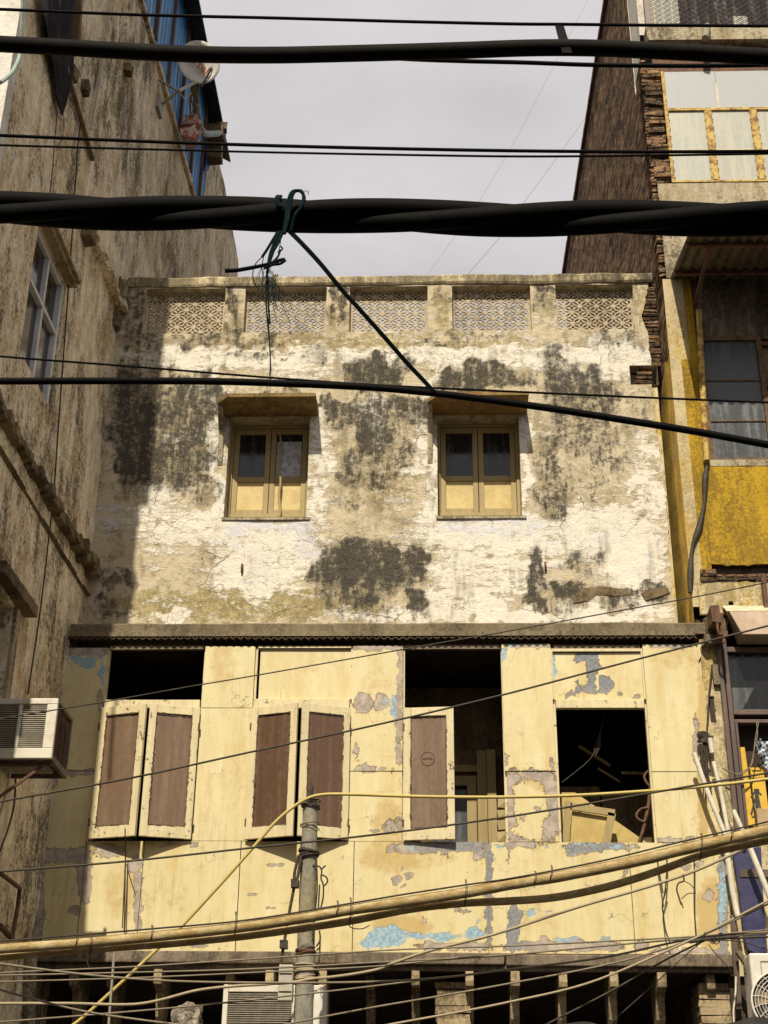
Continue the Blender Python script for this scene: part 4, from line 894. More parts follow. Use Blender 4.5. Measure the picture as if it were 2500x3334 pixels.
# front wall panels
YW = [(3.38,4.03,9.80,11.48)]
mb = MB(); pf = lambda a, b: (a, YF-.006+mn.noise(Vector((a*3, b*3, 1)))*.008, b)
sheet(mb, XL+.003, 3.085, 7.9, 12.40, [], .06, pf); sheet(mb, 3.085, 3.2, 11.2, 12.4, [], .06, pf); mb.build('bare_pilaster_face', M['stripwhite'], yb)
mb = MB(); sheet(mb, 3.085, 3.2, 7.9, 11.2, [], .06, pf); mb.build('front_pilaster', M['yellow'], yb)
mb = MB(); sheet(mb, 3.204, 6.2, 8.42, 9.70, [], .06, lambda a, b: (a, YF+.01+mn.noise(Vector((a*3, b*3, 1)))*.01, b+(mn.noise(Vector((a*9, 0, 2)))*.05-.0 if b < 8.43 else 0)))
sheet(mb, 3.204, 3.30, 9.705, 12.4, [], .06, lambda a, b: (a, YF+.02, b)); mb.build('ochre_wall', M['yellow'], yb, solid=.03)
mb = MB(); mb.box(3.30, 6.2, YF-.012, YF+.1, 9.70, 9.78, .006); mb.build('window_sill', M['concrete'], yb)
mb = MB(); mb.box(3.2, 6.2, YF+.07, YF+.2, 8.15, 8.45); mb.build('recess_wall', M['darkroom'], yb)
mb = MB(); 
for i in range(2): mb.box(3.06, 3.24+random.uniform(-.02,.02), YF-.03, YF+.1, 8.19+i*.085, 8.265+i*.085, .008)
for i in range(8): mb.box(3.25+i*.24, 3.47+i*.24, YF+.055, YF+.1, 8.26, 8.33, .008)
mb.build('exposed_brick', M['brickfront'], yb)
mb = MB(); sheet(mb, 3.02, 6.2, 7.80, 8.19, [(3.345,3.40,7.80,7.96),(3.66,3.75,7.80,7.89)], .05, lambda a, b: (a, YF-.01+mn.noise(Vector((a*4, b*4, 1)))*.012, b+(mn.noise(Vector((a*8, 0, 5)))*.03 if b > 8.18 else 0))); mb.build('patched_wall', M['yellowpale'], yb, solid=.04)
mb = MB(); mb.box(3.2, 6.2, YF+.08, YF+.2, 7.7, 8.2); mb.build('hole_backing', M['darkroom'], yb)
# stained wall, awning shade darkened into its colour, and the dark window
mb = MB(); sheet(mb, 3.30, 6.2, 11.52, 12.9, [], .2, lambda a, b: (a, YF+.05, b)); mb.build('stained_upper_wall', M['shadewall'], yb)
t2 = MB(); t2.box(3.305, 3.37, YF+.0, YF+.08, 9.79, 11.55); t2.box(4.03, 4.09, YF+.0, YF+.08, 9.79, 11.55); t2.box(3.37, 4.03, YF+.003, YF+.08, 11.48, 11.545); t2.box(3.37, 4.03, YF+.003, YF+.08, 9.79, 9.82); t2.box(3.37,4.03,YF+.03,YF+.07,10.90,10.92); t2.box(3.37,4.03,YF+.03,YF+.07,10.33,10.35)
t2.box(4.092, 5.6, YF+.003, YF+.08, 11.40, 11.46); t2.box(4.092,5.6,YF+.003,YF+.08,10.80,10.86)
w = t2.build('window', M['rustyold'], yb, bevel=.004)
for z0, z1 in ((9.82,10.33),(10.35,10.90),(10.92,11.48)):
    mb = MB(); mb.box(3.37, 4.03, YF+.045, YF+.055, z0, z1); mb.build('window_pane', M['greyglass'], w)
mb = MB(); mb.box(4.092, 5.6, YF+.07, YF+.09, 9.79, 11.5); mb.build('inner_screen', M['roomwall'], w)
mb = MB(); mb.tube([PY(s2(2275,1010)[0], s2(2275,1010)[1], YF-.06), PY(s2(2286,1230)[0], s2(2286,1230)[1], YF-.06), PY(s2(2300,1500)[0], s2(2300,1500)[1], YF-.06)], .038, 10); mb.build('rusty_downpipe', M['rusty'], yb)
mb = MB(); vs = smooth_path([PY(s2(u,v)[0], s2(u,v)[1], YF-.03) for u, v in ((2302,1515),(2295,1560),(2292,1640),(2275,1720),(2255,1780),(2248,1850),(2246,1930))]); mb.tube(vs, .03, 7, rfun=lambda t: .022+.016*math.sin(t*9)**2); mb.build('dead_root', M['wiredark'], yb)
# corrugated awning on brackets
mb = MB(); X = lines(3.05, 6.2, [], .016); vs = []
for x in X:
    w_ = .018*math.sin(x*2*math.pi/.13); vs += [(x, 13.72, 12.12+w_), (x, YF+.04, 12.42+w_)]
mb.add(vs, [(2*i, 2*i+2, 2*i+3, 2*i+1) for i in range(len(X)-1)]); mb.build('tin_awning', M['corr'], yb, solid=.006)
mb = MB(); mb.bar((3.06,13.95,12.13),(6.2,13.95,12.13),.05,.05); mb.bar((3.06,14.75,12.31),(6.2,14.75,12.31),.05,.05)
for x in (3.33, 4.6): mb.bar((x,13.9,12.10),(x,YF,12.0),.045,.045)
mb.build('awning_bearer', M['rustdark'], yb)
mb = MB(); mb.tube(smooth_path([PY(s2(u,v)[0], s2(u,v)[1], 14.4) for u, v in ((2290,880),(2285,930),(2275,1060))]), .006, 5); mb.build('awning_wire', M['wiredark'], yb)
# band below the upper window, brick jamb, upper window
mb = MB(); sheet(mb, 3.0, 6.2, 12.42, 13.93, [], .2, lambda a, b: (a, YF-.004+mn.noise(Vector((a*3, b*3, 1)))*.008, b)); mb.build('concrete_band', M['concrete'], yb)
mb = MB(); rnd = random.Random(11)
for i in range(24):
    z = 13.95+i*.082; 
    if z > 15.9: break
    mb.box(XL+.0+rnd.uniform(-.01,.02), 3.165+rnd.uniform(-.01,.015), YF-.02+rnd.uniform(-.03,.02), YF+.12, z, z+.068+rnd.uniform(0,.01), .016)
mb.build('brick_jamb', M['brickfront'], yb)
UW = (3.19, 6.0, 13.945, 15.88); a, b, c, d = UW; zt = 15.17
t3 = MB(); t3.box(a, a+.045, YF-.01, YF+.05, c, d); t3.box(a+.046, b, YF-.008, YF+.05, c, c+.035); t3.box(a+.046, b, YF-.012, YF+.05, zt, zt+.045)
for x in (3.77, 4.375, 4.97): t3.box(x-.035, x+.035, YF-.016, YF+.05, c+.036, zt-.001); t3.box(x-.05, x+.05, YF-.006, YF+.04, c+.036, zt-.001)
w = t3.build('upper_window', M['rusty'], yb, bevel=.004)
xs_ = [a+.045, 3.72, 3.82, 4.325, 4.425, 4.92, 5.02, 6.0]
for i in range(4):
    mb = MB(); mb.box(xs_[2*i], xs_[2*i+1], YF+.012, YF+.02, c+.036, zt-.002); mb.build('frosted_pane', M['palepane'], w)
    mb = MB(); mb.box(xs_[2*i], xs_[2*i+1], YF+.004, YF+.011, 14.49, 14.505); mb.build('pane_joint', M['canopytop'], w)
mb = MB(); mb.box(a+.046, 3.925, YF+.01, YF+.018, zt+.046, d); mb.box(3.93, b, YF+.012, YF+.02, zt+.046, d); mb.build('sheet_pane', M['metalpane'], w)
mb = MB(); mb.box(3.915, 3.94, YF+.003, YF+.011, zt+.05, 15.65); mb.build('sheet_joint', M['canopytop'], w)
mb = MB(); 
for i in range(9): 
    for x in (3.72, 3.822, 4.325, 4.427, a+.05): mb.box(x-.006, x+.006, YF-.012, YF+.0, c+.07+i*.14, c+.085+i*.14)
mb.build('rivet', M['rustdark'], w)
# slab and grilled window of the next floor up
mb = MB(); mb.box(3.03, 6.2, YF-.10, YF+.6, 16.36, 16.60, .012); mb.build('floor_slab', M['concrete'], yb)
mb = MB(); mb.box(3.10, 6.2, YF+.03, YF+.15, 15.885, 16.355); mb.build('lintel', M['rustdark'], yb)
mb = MB(); mb.box(3.05, 3.13, YF-.03, YF+.08, 16.61, 19.0); mb.box(5.2, 5.28, YF-.03, YF+.08, 16.61, 19.0); w = mb.build('grilled_window', M['brownframe'], yb)
mb = MB(); mb.box(3.13, 5.2, YF+.10, YF+.11, 16.61, 19.0); mb.build('window_glass', M['darkglass'], w)
for q in ((3.15, 3.55, 16.62, 16.83), (3.15, 3.55, 16.86, 17.4), (4.30, 4.50, 16.74, 16.98)): mb = MB(); mb.box(q[0], q[1], YF+.088, YF+.097, q[2], q[3]); mb.build('painted_reflection_pane', M['palepane'], w)  # pale boxes over the dark glass imitate its bright reflections
mb = MB(); p_ = .125
for i in range(18):
    for s_ in (1, -1):
        pts = [(3.13+i*p_ + s_*.5*p_*math.sin(k*math.pi/2+.0)*.9, YF+.03, 16.61+k*.045) for k in range(26)]
        mb.tube(pts, .006, 4)
mb.build('diamond_grille', M['rustdark'], w)
mb = MB(); sheet(mb, 2.96, 3.049, 16.61, 19.6, [], .3, lambda a_, b_: (a_, YF+.05, b_)); mb.add([(2.96,YF+.05,16.3),(2.96,15.69,16.3),(2.96,15.69,19.6),(2.96,YF+.05,19.6)], [(0,1,2,3)]); mb.build('return_wall', M['whitewall'], yb)
mb = MB(); mb.tube([PY(s2(2302,86)[0], s2(2302,86)[1], 14.86), PY(s2(2296,125)[0], s2(2296,125)[1], 14.72)], .05, 12); mb.build('rainwater_spout', M['pole'], yb)
# interior mass
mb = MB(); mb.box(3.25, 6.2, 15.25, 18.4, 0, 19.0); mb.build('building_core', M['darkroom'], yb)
# brown square pipe on the patched wall
mb = MB(); a_ = PY(s2(2484,1872)[0], s2(2484,1872)[1], 14.9); b_ = PY(s2(2498,2002)[0], s2(2498,2002)[1], 14.9); mb.bar(a_, b_, .05, .05); mb.build('square_downpipe', M['rustdark'], yb)
# plaster strip between the two fronts
mb = MB(); sheet(mb, 2.985, 3.18, 3.9, 7.52, [(3.03,3.09,6.55,6.85)], .05, lambda a, b: (a+mn.noise(Vector((1, b*3, 3)))*.02, 15.03+mn.noise(Vector((a*9, b*5, 3)))*.025, b)); mb.build('plaster_strip', M['yellowpale'], yb)
mb = MB(); mb.box(2.98, 3.25, 15.1, 15.3, 3.5, 7.8); mb.build('strip_backing', M['darkroom'], yb)
for bx_ in ((3.06, 3.32, 14.93, 15.06, 7.55, 7.76, .03), (3.0, 3.20, 14.9, 15.0, 7.42, 7.52, .03), (3.09, 3.20, 14.98, 15.03, 6.98, 7.22, .01)):
    mb = MB(); mb.box(*bx_); mb.build('broken_concrete', M['cornice'], yb)
# shopfront
shop = MB()
for x in (3.165, 3.225): shop.box(x, x+.05, 14.97, 15.10, 4.3, 7.5)
shop.box(3.28, 6.2, 15.0, 15.10, 7.36, 7.42); shop.box(3.28, 6.2, 14.99, 15.10, 6.63, 6.69); shop.box(3.28, 6.2, 15.0, 15.1, 6.54, 6.58); shop.box(3.285, 3.315, 15.0, 15.1, 4.9, 6.54)
sf = shop.build('shop_window', M['brownframe'], yb, bevel=.006)
mb = MB(); mb.box(3.28, 6.2, 15.06, 15.068, 6.69, 7.36); mb.build('transom_glass', M['filmglass'], sf)
mb = MB(); mb.box(3.28, 6.2, 15.22, 15.235, 4.3, 6.54); mb.build('display_back', M['darkroom'], sf)
mb = MB(); mb.prism([(3.30,15.056,6.70),(3.30,15.056,6.96),(3.55,15.056,6.96),(3.40,15.056,6.72)], (0,.003,0)); mb.build('painted_reflection', M['greyglass'], sf)  # grey shape drawn on the transom glass as its reflection
mb = MB(); mb.box(3.16, 6.2, 14.92, 15.24, 4.86, 4.94, .004); mb.build('shop_sill', M['brownframe'], yb)
mb = MB(); a_ = PY(s2(2400,2770)[0], s2(2400,2770)[1], 14.95)
bp = [s2(u, v) for u, v in ((2385,2768),(2478,2755),(2484,2900),(2494,3030),(2497,3100),(2460,3104),(2436,3092),(2424,3060),(2405,2900))]
mb.prism([PY(x, y, 14.93) for x, y in bp], (0,.06,0)); mb.build('navy_panel', M['bluedark'], yb, bevel=.008)
mb = MB(); bp = [s2(u, v) for u, v in ((2470,2740),(2560,2720),(2580,3110),(2500,3110))]; mb.prism([PY(x, y, 14.985) for x, y in bp], (0,.05,0)); mb.build('ochre_panel', M['yellowpale'], yb)
# canopy box over the shop
mb = MB(); a_ = 3.30
mb.hexa([(a_+.10,14.70,7.45),(6.2,14.70,7.45),(6.2,14.80,7.77),(a_,14.80,7.77),(a_+.10,15.02,7.45),(6.2,15.02,7.45),(6.2,15.02,7.87),(a_,15.02,7.87)])
mb.build('shop_canopy', M['canopy'], yb, bevel=.01)
mb = MB(); mb.hexa([(a_-.03,14.795,7.765),(6.2,14.795,7.765),(6.2,15.0,7.90),(a_-.03,15.0,7.90),(a_-.03,14.80,7.785),(6.2,14.80,7.785),(6.2,15.0,7.92),(a_-.03,15.0,7.92)]); mb.build('canopy_top', M['canopytop'], yb)
p = PY(s2(2330,2015)[0], s2(2330,2015)[1], 14.72)
mb = MB(); mb.box(p.x-.05, p.x+.05, 14.66, 14.95, p.z-.06, p.z+.14, .012); mb.box(p.x+.03, p.x+.075, 14.68, 14.9, p.z-.22, p.z+.06, .008); mb.tube(smooth_path([(p.x-.0,14.66,p.z-.05),(p.x+.0,14.65,p.z-.18),(p.x+.03,14.65,p.z-.22),(p.x+.04,14.66,p.z-.12)]), .014, 6); mb.box(p.x+.04, p.x+.065, 14.66, 14.70, p.z-.30, p.z-.1)
mb.build('awning_winch', M['rustdark'], yb)

# ----- goods in the shop window
def carton(name, u0, v0, u1, v1, y, label, lean=0.0):
    a = PY(*s2(u0, v0), y); b = PY(*s2(u1, v0), y); b.z = PY(*s2(u1, v1), y).z
    t = thing(name, ((a.x+b.x)/2, y+.03, b.z), label, 'box'); mb = MB()
    mb.hexa([(b.x-.0-(b.x-a.x),y,b.z),(b.x,y,b.z),(b.x+lean,y+.03,a.z),(a.x+lean,y+.03,a.z),(a.x,y+.08,b.z),(b.x,y+.08,b.z),(b.x+lean,y+.11,a.z),(a.x+lean,y+.11,a.z)])
    mb.build('carton_body', M['cartony'], t); return t, a, b
t, a, b = carton('tripod_carton', 2444, 2496, 2487, 2712, 15.02, 'yellow carton lettered TRIPOD with a black tripod printed on it')
def fp(u, v, y=15.0): 
    q = PY(*s2(u, v), y); k = (q.z-b.z)/(a.z-b.z); return Vector((q.x, 15.02+.03*max(0, k)-.004, q.z))
mb = MB()
for q in (((2462,2590),(2447,2648)),((2466,2590),(2468,2648)),((2470,2588),(2480,2645)),((2459,2575),(2447,2592)),((2470,2575),(2480,2585))):
    mb.bar(fp(*q[0]), fp(*q[1]), .016, .004, (0,-1,0))
mb.bar(fp(2465,2570), fp(2467,2630), .04, .004, (0,-1,0)); mb.bar(fp(2457,2573), fp(2474,2573), .05, .004, (0,-1,0)); mb.bar(fp(2448,2656), fp(2486,2652), .008, .004, (0,-1,0))
mb.build('tripod_print', M['cartonink'], t)
def text_obj(body, size, pos, mat, parent, name='lettering', rx=math.pi/2):
    cu = bpy.data.curves.new(name, 'FONT'); cu.body = body; cu.size = size; cu.extrude = .001; cu.align_x = 'CENTER'
    to = bpy.data.objects.new('tmp', cu); COL.objects.link(to); bpy.context.view_layer.update()
    me = bpy.data.meshes.new_from_object(to.evaluated_get(bpy.context.evaluated_depsgraph_get())); bpy.data.objects.remove(to)
    o = bpy.data.objects.new(name, me); COL.objects.link(o); me.materials.clear(); me.materials.append(mat)
    me.transform(Matrix.Translation(pos) @ Matrix.Rotation(rx, 4, 'X')); adopt(o, parent); return o
q = fp(2465, 2538); text_obj('TRIPOD', .052, q+Vector((0,-.004,0)), M['cartonink'], t)
mb = MB()
for k in range(6): mb.bar(fp(2450+k*5.2, 2505+(k%2)*1.5), fp(2454+k*5.2, 2504), .012, .004, (0,-1,0))
mb.build('print_scribble', M['cartonink'], t)
t, a, b = carton('tall_carton', 2404, 2430, 2432, 2690, 15.03, 'tall narrow yellow carton with dark printed strip beside the shop mullion', -.02)
def fq(u, v): q = PY(*s2(u, v), 15.0); k = (q.z-b.z)/(a.z-b.z); return Vector((q.x, 15.03+.03*max(0, k)-.005, q.z))
mb = MB(); mb.bar(fq(2392,2452), fq(2406,2600), .05, .004, (0,-1,0)); mb.bar(fq(2411,2610), fq(2419,2650), .035, .004, (0,-1,0)); mb.bar(fq(2406,2606), fq(2422,2604), .02, .004, (0,-1,0)); mb.bar(fq(2410,2672), fq(2434,2670), .01, .004, (0,-1,0)); mb.build('dark_print', M['cartonink'], t)
mb = MB(); a = PY(*s2(2462,2632), 14.96); b = PY(*s2(2530,2700), 14.96); mb.box(a.x, b.x, 14.96, 15.15, b.z, a.z); tag(mb.build('cardboard_box', M['cardboard'], bevel=.005), 'plain brown cardboard box in front of the yellow TRIPOD carton', 'box')
mb = MB(); pts = [s2(u, v) for u, v in ((2456,2420),(2470,2410),(2486,2418),(2520,2420),(2560,2440),(2560,2560),(2520,2530),(2498,2500),(2482,2480),(2466,2455))]
n = 14; vs = []
top = [s2(2457,2425), s2(2472,2409), s2(2492,2418), s2(2560,2425)]; bot = [s2(2458,2438), s2(2475,2470), s2(2498,2510), s2(2560,2600)]
def lerp(L, t): 
    t *= len(L)-1; i = min(int(t), len(L)-2); f = t-i; return L[i][0]*(1-f)+L[i+1][0]*f, L[i][1]*(1-f)+L[i+1][1]*f
for j in range(9):
    for i in range(n+1):
        A = lerp(top, i/n); B = lerp(bot, i/n); f = j/8; P = PY(A[0]*(1-f)+B[0]*f, A[1]*(1-f)+B[1]*f, 14.97); P.y += .04*math.sin(i*1.1+j*.9)-.02*math.cos(j*1.3); vs.append(P)
mb.add(vs, [(j*(n+1)+i, j*(n+1)+i+1, (j+1)*(n+1)+i+1, (j+1)*(n+1)+i) for j in range(8) for i in range(n)], True)
tag(mb.build('checked_cloth', M['check'], solid=.01), 'blue and white checked cloth hanging in the shop window above the cartons', 'cloth')
mb = MB(); 
for pts in (((2463,2350),(2466,2395),(2455,2440),(2447,2490),(2430,2505),(2400,2520),(2350,2500)),((2470,2350),(2460,2400),(2450,2470),(2440,2500),(2410,2522),(2360,2508))): mb.tube(smooth_path([PY(*s2(u, v), 14.9) for u, v in pts]), .006, 5)
tag(mb.build('loose_wire', M['wirelight']), 'pair of thin pale wires drooping in front of the cartons in the shop window', 'wire')

# ----- tubes and conduits tied to the plaster strip
def tube_thing(name, pts, r, mat, label, cat, y=14.86, n=10, group=None):
    mb = MB(); mb.tube([PY(*s2(u, v), y) for u, v in pts], r, n); return tag(mb.build(name, mat), label, cat, group)
G = 'old tubes tied beside the shop window'
tube_thing('fluorescent_tube', ((2259,2452),(2300,2570),(2362,2722)), .026, M['pvc'], 'white fluorescent tube leaning over the edge of the yellow panel', 'tube', 14.80, group=G)
tube_thing('fluorescent_tube', ((2322,2480),(2345,2570),(2373,2722)), .022, M['pvc'], 'white tube standing steeply beside the brown shop mullion', 'tube', 14.86, group=G)
tube_thing('fluorescent_tube', ((2387,2638),(2420,2712)), .026, M['pvc'], 'short white tube hanging from a cord before the tall yellow carton', 'tube', 14.80, group=G)
tube_thing('fluorescent_tube', ((2438,2752),(2500,2905),(2530,2975)), .030, M['pvc'], 'white tube slanting across the navy panel', 'tube', 14.72, group=G)
tube_thing('pvc_conduit', ((2366,2770),(2385,2900),(2397,2960),(2404,2990)), .030, M['pvc'], 'white plastic conduit running down left of the navy panel', 'conduit', 14.80)
tube_thing('pvc_conduit', ((2312,2404),(2316,2435),(2319,2452)), .028, M['pvc'], 'stubby white pipe end tied at the top of the tube bundle', 'conduit', 14.84)
tube_thing('tube_cord', ((2345,2530),(2372,2590),(2387,2638)), .006, M['wirelight'], 'cord holding up the short white tube', 'cord', 14.82, 6)
mb = MB(); rnd = random.Random(4)
for k in range(9):
    c0 = (2292+rnd.uniform(-8,8), 2395+rnd.uniform(-6,10)); c1 = (2288+rnd.uniform(-14,20), 2450+rnd.uniform(-20,60)); c2 = (2300+rnd.uniform(-15,20), 2560+rnd.uniform(-50,40))
    mb.tube(smooth_path([PY(*s2(*c), 14.88) for c in (c0, ((c0[0]+c1[0])/2+rnd.uniform(-10,10), (c0[1]+c1[1])/2), c1, c2)]), .007, 5)
for k in range(8): mb.box(*(lambda p: (p.x-.03, p.x+.03, 14.86, 14.93, p.z-.03, p.z+.03))(PY(*s2(2288+rnd.uniform(-12,22), 2402+rnd.uniform(-10,12)), 14.9)), .02)
tag(mb.build('tangled_wire', M['binding']), 'tangle of wires and rags binding the white tubes', 'wires')
mb = MB(); mb.tube([PY(*s2(u, v), 14.98) for u, v in ((2318,2165),(2308,2260),(2300,2400))], .009, 6); tag(mb.build('strip_wire', M['wiredark']), 'dark wire running down the plaster strip to the tube bundle', 'wire')
mb = MB(); a_ = PY(*s2(2385,2980), 14.86); b_ = PY(*s2(2406,3285), 14.86); mb.bar(a_, b_, .055, .03); 
tag(mb.build('angle_iron', M['brownframe']), 'brown perforated angle iron hanging below the corner of the yellow panels', 'angle iron')
mb = MB(); mb.bar(PY(*s2(2402,3098), 14.75), PY(*s2(2438,3150), 14.75), .07, .05); mb.bar(PY(*s2(2425,3150), 14.7), PY(*s2(2452,3155), 14.7), .09, .12); mb.tube(smooth_path([PY(*s2(u, v), 14.7) for u, v in ((2424,3140),(2436,3132),(2444,3145),(2430,3150))]), .008, 5)
tag(mb.build('bracket_arm', M['cornice']), 'rusty angled bracket arm above the right-hand condenser unit', 'bracket')
mb = MB(); mb.tube(smooth_path([PY(*s2(u, v), 14.8) for u, v in ((2396,3180),(2394,3240),(2388,3290),(2390,3340))]), .010, 6); tag(mb.build('white_cord', M['pvc']), 'white cord dangling beside the angle iron', 'cord')
# =================================================================== CONDENSERS, POLE
def condenser(name, x0, x1, y0, y1, z0, z1, label): return thing(name, ((x0+x1)/2, (y0+y1)/2, z0), label, 'air conditioner')
a = PY(*s2(728,3205), 14.6); b = PY(*s2(1000,3400), 14.6); e = PY(*s2(1055,3300), 14.6)
x0, x1, zt = a.x, e.x, a.z; zb = zt-1.0; y0 = 14.6; xg = PY(*s2(938,3300), 14.6).x
t = condenser('condenser_unit', x0, x1, y0, y0+.5, zb, zt, 'cream condenser unit with a louvred coil, behind the pole under the ledge')
mb = MB(); mb.box(x0, x0+.05, y0, y0+.5, zb, zt); mb.box(x0+.051, x1, y0+.002, y0+.5, zt-.07, zt-.001); mb.box(xg+.03, x1-.0, y0+.001, y0+.5, zb, zt-.071); mb.build('case', M['acwhite'], t, bevel=.008)
mb = MB(); mb.box(x0+.05, xg+.03, y0+.05, y0+.4, zb, zt-.07); mb.build('coil_back', M['acdark'], t)
mb = MB()
for i in range(46): z = zb+i*.0205; 
for i in range(46):
    z = zb+.0+i*.0202
    if z < zt-.085: mb.box(x0+.05, xg+.03, y0+.015, y0+.045, z, z+.009)
mb.build('louvre', M['fin'], t)
mb = MB(); p = PY(*s2(1040,3300), 14.59); mb.box(x1-.10, x1+.02, y0-.03, y0+.1, zb, zt-.05); mb.build('side_cover', M['acwhite2'], t)
a = PY(*s2(2438,3102), 14.45); x0 = a.x; zt = a.z; x1 = x0+.95; zb = zt-.62; y0 = 14.45
t = condenser('condenser_unit', x0, x1, y0, y0+.35, zb, zt, 'white condenser unit with a round fan grille at the lower right edge')
mb = MB(); mb.box(x0, x1, y0, y0+.35, zb, zt); mb.build('case', M['acwhite2'], t, bevel=.02)
cf = PY(*s2(2545,3262), 14.44); R0 = .285
mb = MB(); n = 40; mb.add([(cf.x+R0*math.cos(2*math.pi*k/n), y0-.003, cf.z+R0*math.sin(2*math.pi*k/n)) for k in range(n)], [tuple(range(n))]); mb.build('fan_opening', M['acdark'], t)
mb = MB()
for k in range(9):
    r = R0*(k+1)/9; mb.tube([(cf.x+r*math.cos(2*math.pi*i/n), y0-.018, cf.z+r*math.sin(2*math.pi*i/n)) for i in range(n+1)], .0035 if k < 8 else .012, 5, False)
for k in range(16):
    A = 2*math.pi*k/16; mb.tube([(cf.x+.03*math.cos(A), y0-.02, cf.z+.03*math.sin(A)), (cf.x+R0*.7*math.cos(A+.12), y0-.02, cf.z+R0*.7*math.sin(A+.12)), (cf.x+R0*math.cos(A+.2), y0-.02, cf.z+R0*math.sin(A+.2))], .0035, 5)
mb.build('fan_guard', M['acwhite2'], t)
mb = MB(); 
for i in range(5):
    A = i*2*math.pi/5; c1 = Vector((cf.x, y0-.006, cf.z)); mb.add([c1+Vector((.04*math.cos(A),0,.04*math.sin(A))), c1+Vector((.26*math.cos(A+.1),-.006,.26*math.sin(A+.1))), c1+Vector((.25*math.cos(A+.75),.001,.25*math.sin(A+.75)))], [(0,1,2)])
mb.build('fan_blade', M['bracket'], t)
mb = MB(); mb.box(x0+.10, x1-.03, y0-.006, y0+.002, zt-.085, zt-.075); mb.box(x0+.10, x0+.108, y0-.006, y0+.002, zb, zt-.085); mb.build('panel_seam', M['fin'], t)
# torn sack bundle, tarpaulin awning
bm_ = bmesh.new(); c = PY(*s2(617,3345), 14.3); bmesh.ops.create_icosphere(bm_, subdivisions=4, radius=.16)
for v in bm_.verts: v.co = Vector((v.co.x*.95, v.co.y, v.co.z*1.35)) + v.co*(mn.noise(v.co*9)*.45+mn.noise(v.co*22)*.2) + c
me = bpy.data.meshes.new('torn_sack'); bm_.to_mesh(me); bm_.free(); me.materials.append(M['bundle']); o = bpy.data.objects.new('torn_sack', me); COL.objects.link(o)
tag(o, 'torn pale sacking bundle poking up in the dark shop front at the bottom edge', 'sack')
for (pts, lab) in ((((1175,2230),(1195,2209),(1225,2203),(1260,2203),(1300,2209),(1330,2220),(1345,2235)), 'low hump of black tarpaulin below the carved brackets at the bottom edge'), (((1545,2235),(1570,2206),(1610,2199),(1640,2194),(1700,2190),(1760,2190),(1780,2235)), 'black tarpaulin at the bottom right corner under the condenser')):
    mb = MB(); top = smooth_path([PY(x, y, 12.4) for x, y in pts], 6); vs = []
    for j in range(6):
        for p in top: vs.append((p.x, 12.4+j*.22+.03*math.sin(p.x*9+j), p.z-.05*(j-1)**2*.5-(.0 if j else .12)+.012*math.sin(p.x*14+j*2)))
    n = len(top); mb.add(vs, [(j*n+i, j*n+i+1, (j+1)*n+i+1, (j+1)*n+i) for j in range(5) for i in range(n-1)], True)
    tag(mb.build('tarpaulin', M['tarp'], solid=.01), lab, 'tarpaulin')

# ---- utility pole
YP = 13.4
p1 = PY(*s2(1011,2615), YP); p0 = PY(*s2(987,3334), YP); d = (p1-p0); base = p0 - d*(p0.z/d.z)
t = thing('utility_pole', base, 'dusty grey steel utility pole with wires bound round it, in front of the panelled house', 'pole')
r1 = 23.5/F*(p1-EYE).length*1.0; r0 = 30/F*(p0-EYE).length
mb = MB(); N = 14; pts = [base+(p1-base)*i/N for i in range(N+1)]; kk = (p0.z/p1.z)
mb.tube(pts, r1, 20, True, lambda q: r0+(r1-r0)*max(-.3, (q-kk)/(1-kk))); mb.build('shaft', M['pole'], t)
mb = MB(); mb.tube([p1+Vector((0,0,-.02)), p1+Vector((0,0,.03))], r1*.9, 14); mb.tube(smooth_path([p1+Vector((-.01,0,.02)), p1+Vector((.0,0,.10)), p1+Vector((.012,0,.16)), p1+Vector((-.005,0,.22))]), .02, 6, True, lambda q: .03*(1-q)+.003)
for k in range(14):
    A = k*.9; mb.tube([p1+Vector((.018*math.cos(A+i*.8),.018*math.sin(A+i*.8),.02+k*.008+i*.003)) for i in range(5)], .006, 4)
mb.build('cap_spike', M['binding'], t)
def wrap(v, turns, hgt, r_, mat, seed):
    c = PY(*s2(987+(3334-v)*(24/719.), v), YP); rnd = random.Random(seed); mb = MB()
    for k in range(turns):
        z = c.z+rnd.uniform(-hgt, hgt); tl = rnd.uniform(-.25,.25); rr = (r0+r1)/2*1.06+rnd.uniform(0,.012)
        mb.tube([(c.x+rr*math.cos(a_), c.y+rr*math.sin(a_), z+tl*rr*math.cos(a_)) for a_ in [i*2*math.pi/18 for i in range(19)]], r_, 5, False)
    mb.build('wire_binding', mat, t)
wrap(2780, 9, .035, .009, M['binding'], 1); wrap(3098, 5, .02, .006, M['rustdark'], 2); wrap(3165, 7, .09, .009, M['cabgrey'], 3); wrap(2620, 4, .03, .006, M['binding'], 4); wrap(2690, 2, .02, .004, M['binding'], 6)
mb = MB()
for pts in (((980,2785),(970,2850),(962,2880)),((972,2785),(958,2850),(960,2880)),((958,2885),(940,2980),(925,3070),(913,3140))):
    mb.tube(smooth_path([PY(*s2(u, v), YP-.10) for u, v in pts]), .014, 8)
for (u, v) in ((960,2877),(924,3076)):
    p = PY(*s2(u, v), YP-.11); mb.box(p.x-.035, p.x+.035, p.y-.035, p.y+.035, p.z-.035, p.z+.035, .004)
mb.build('conduit', M['wiredark'], t)
mb = MB()
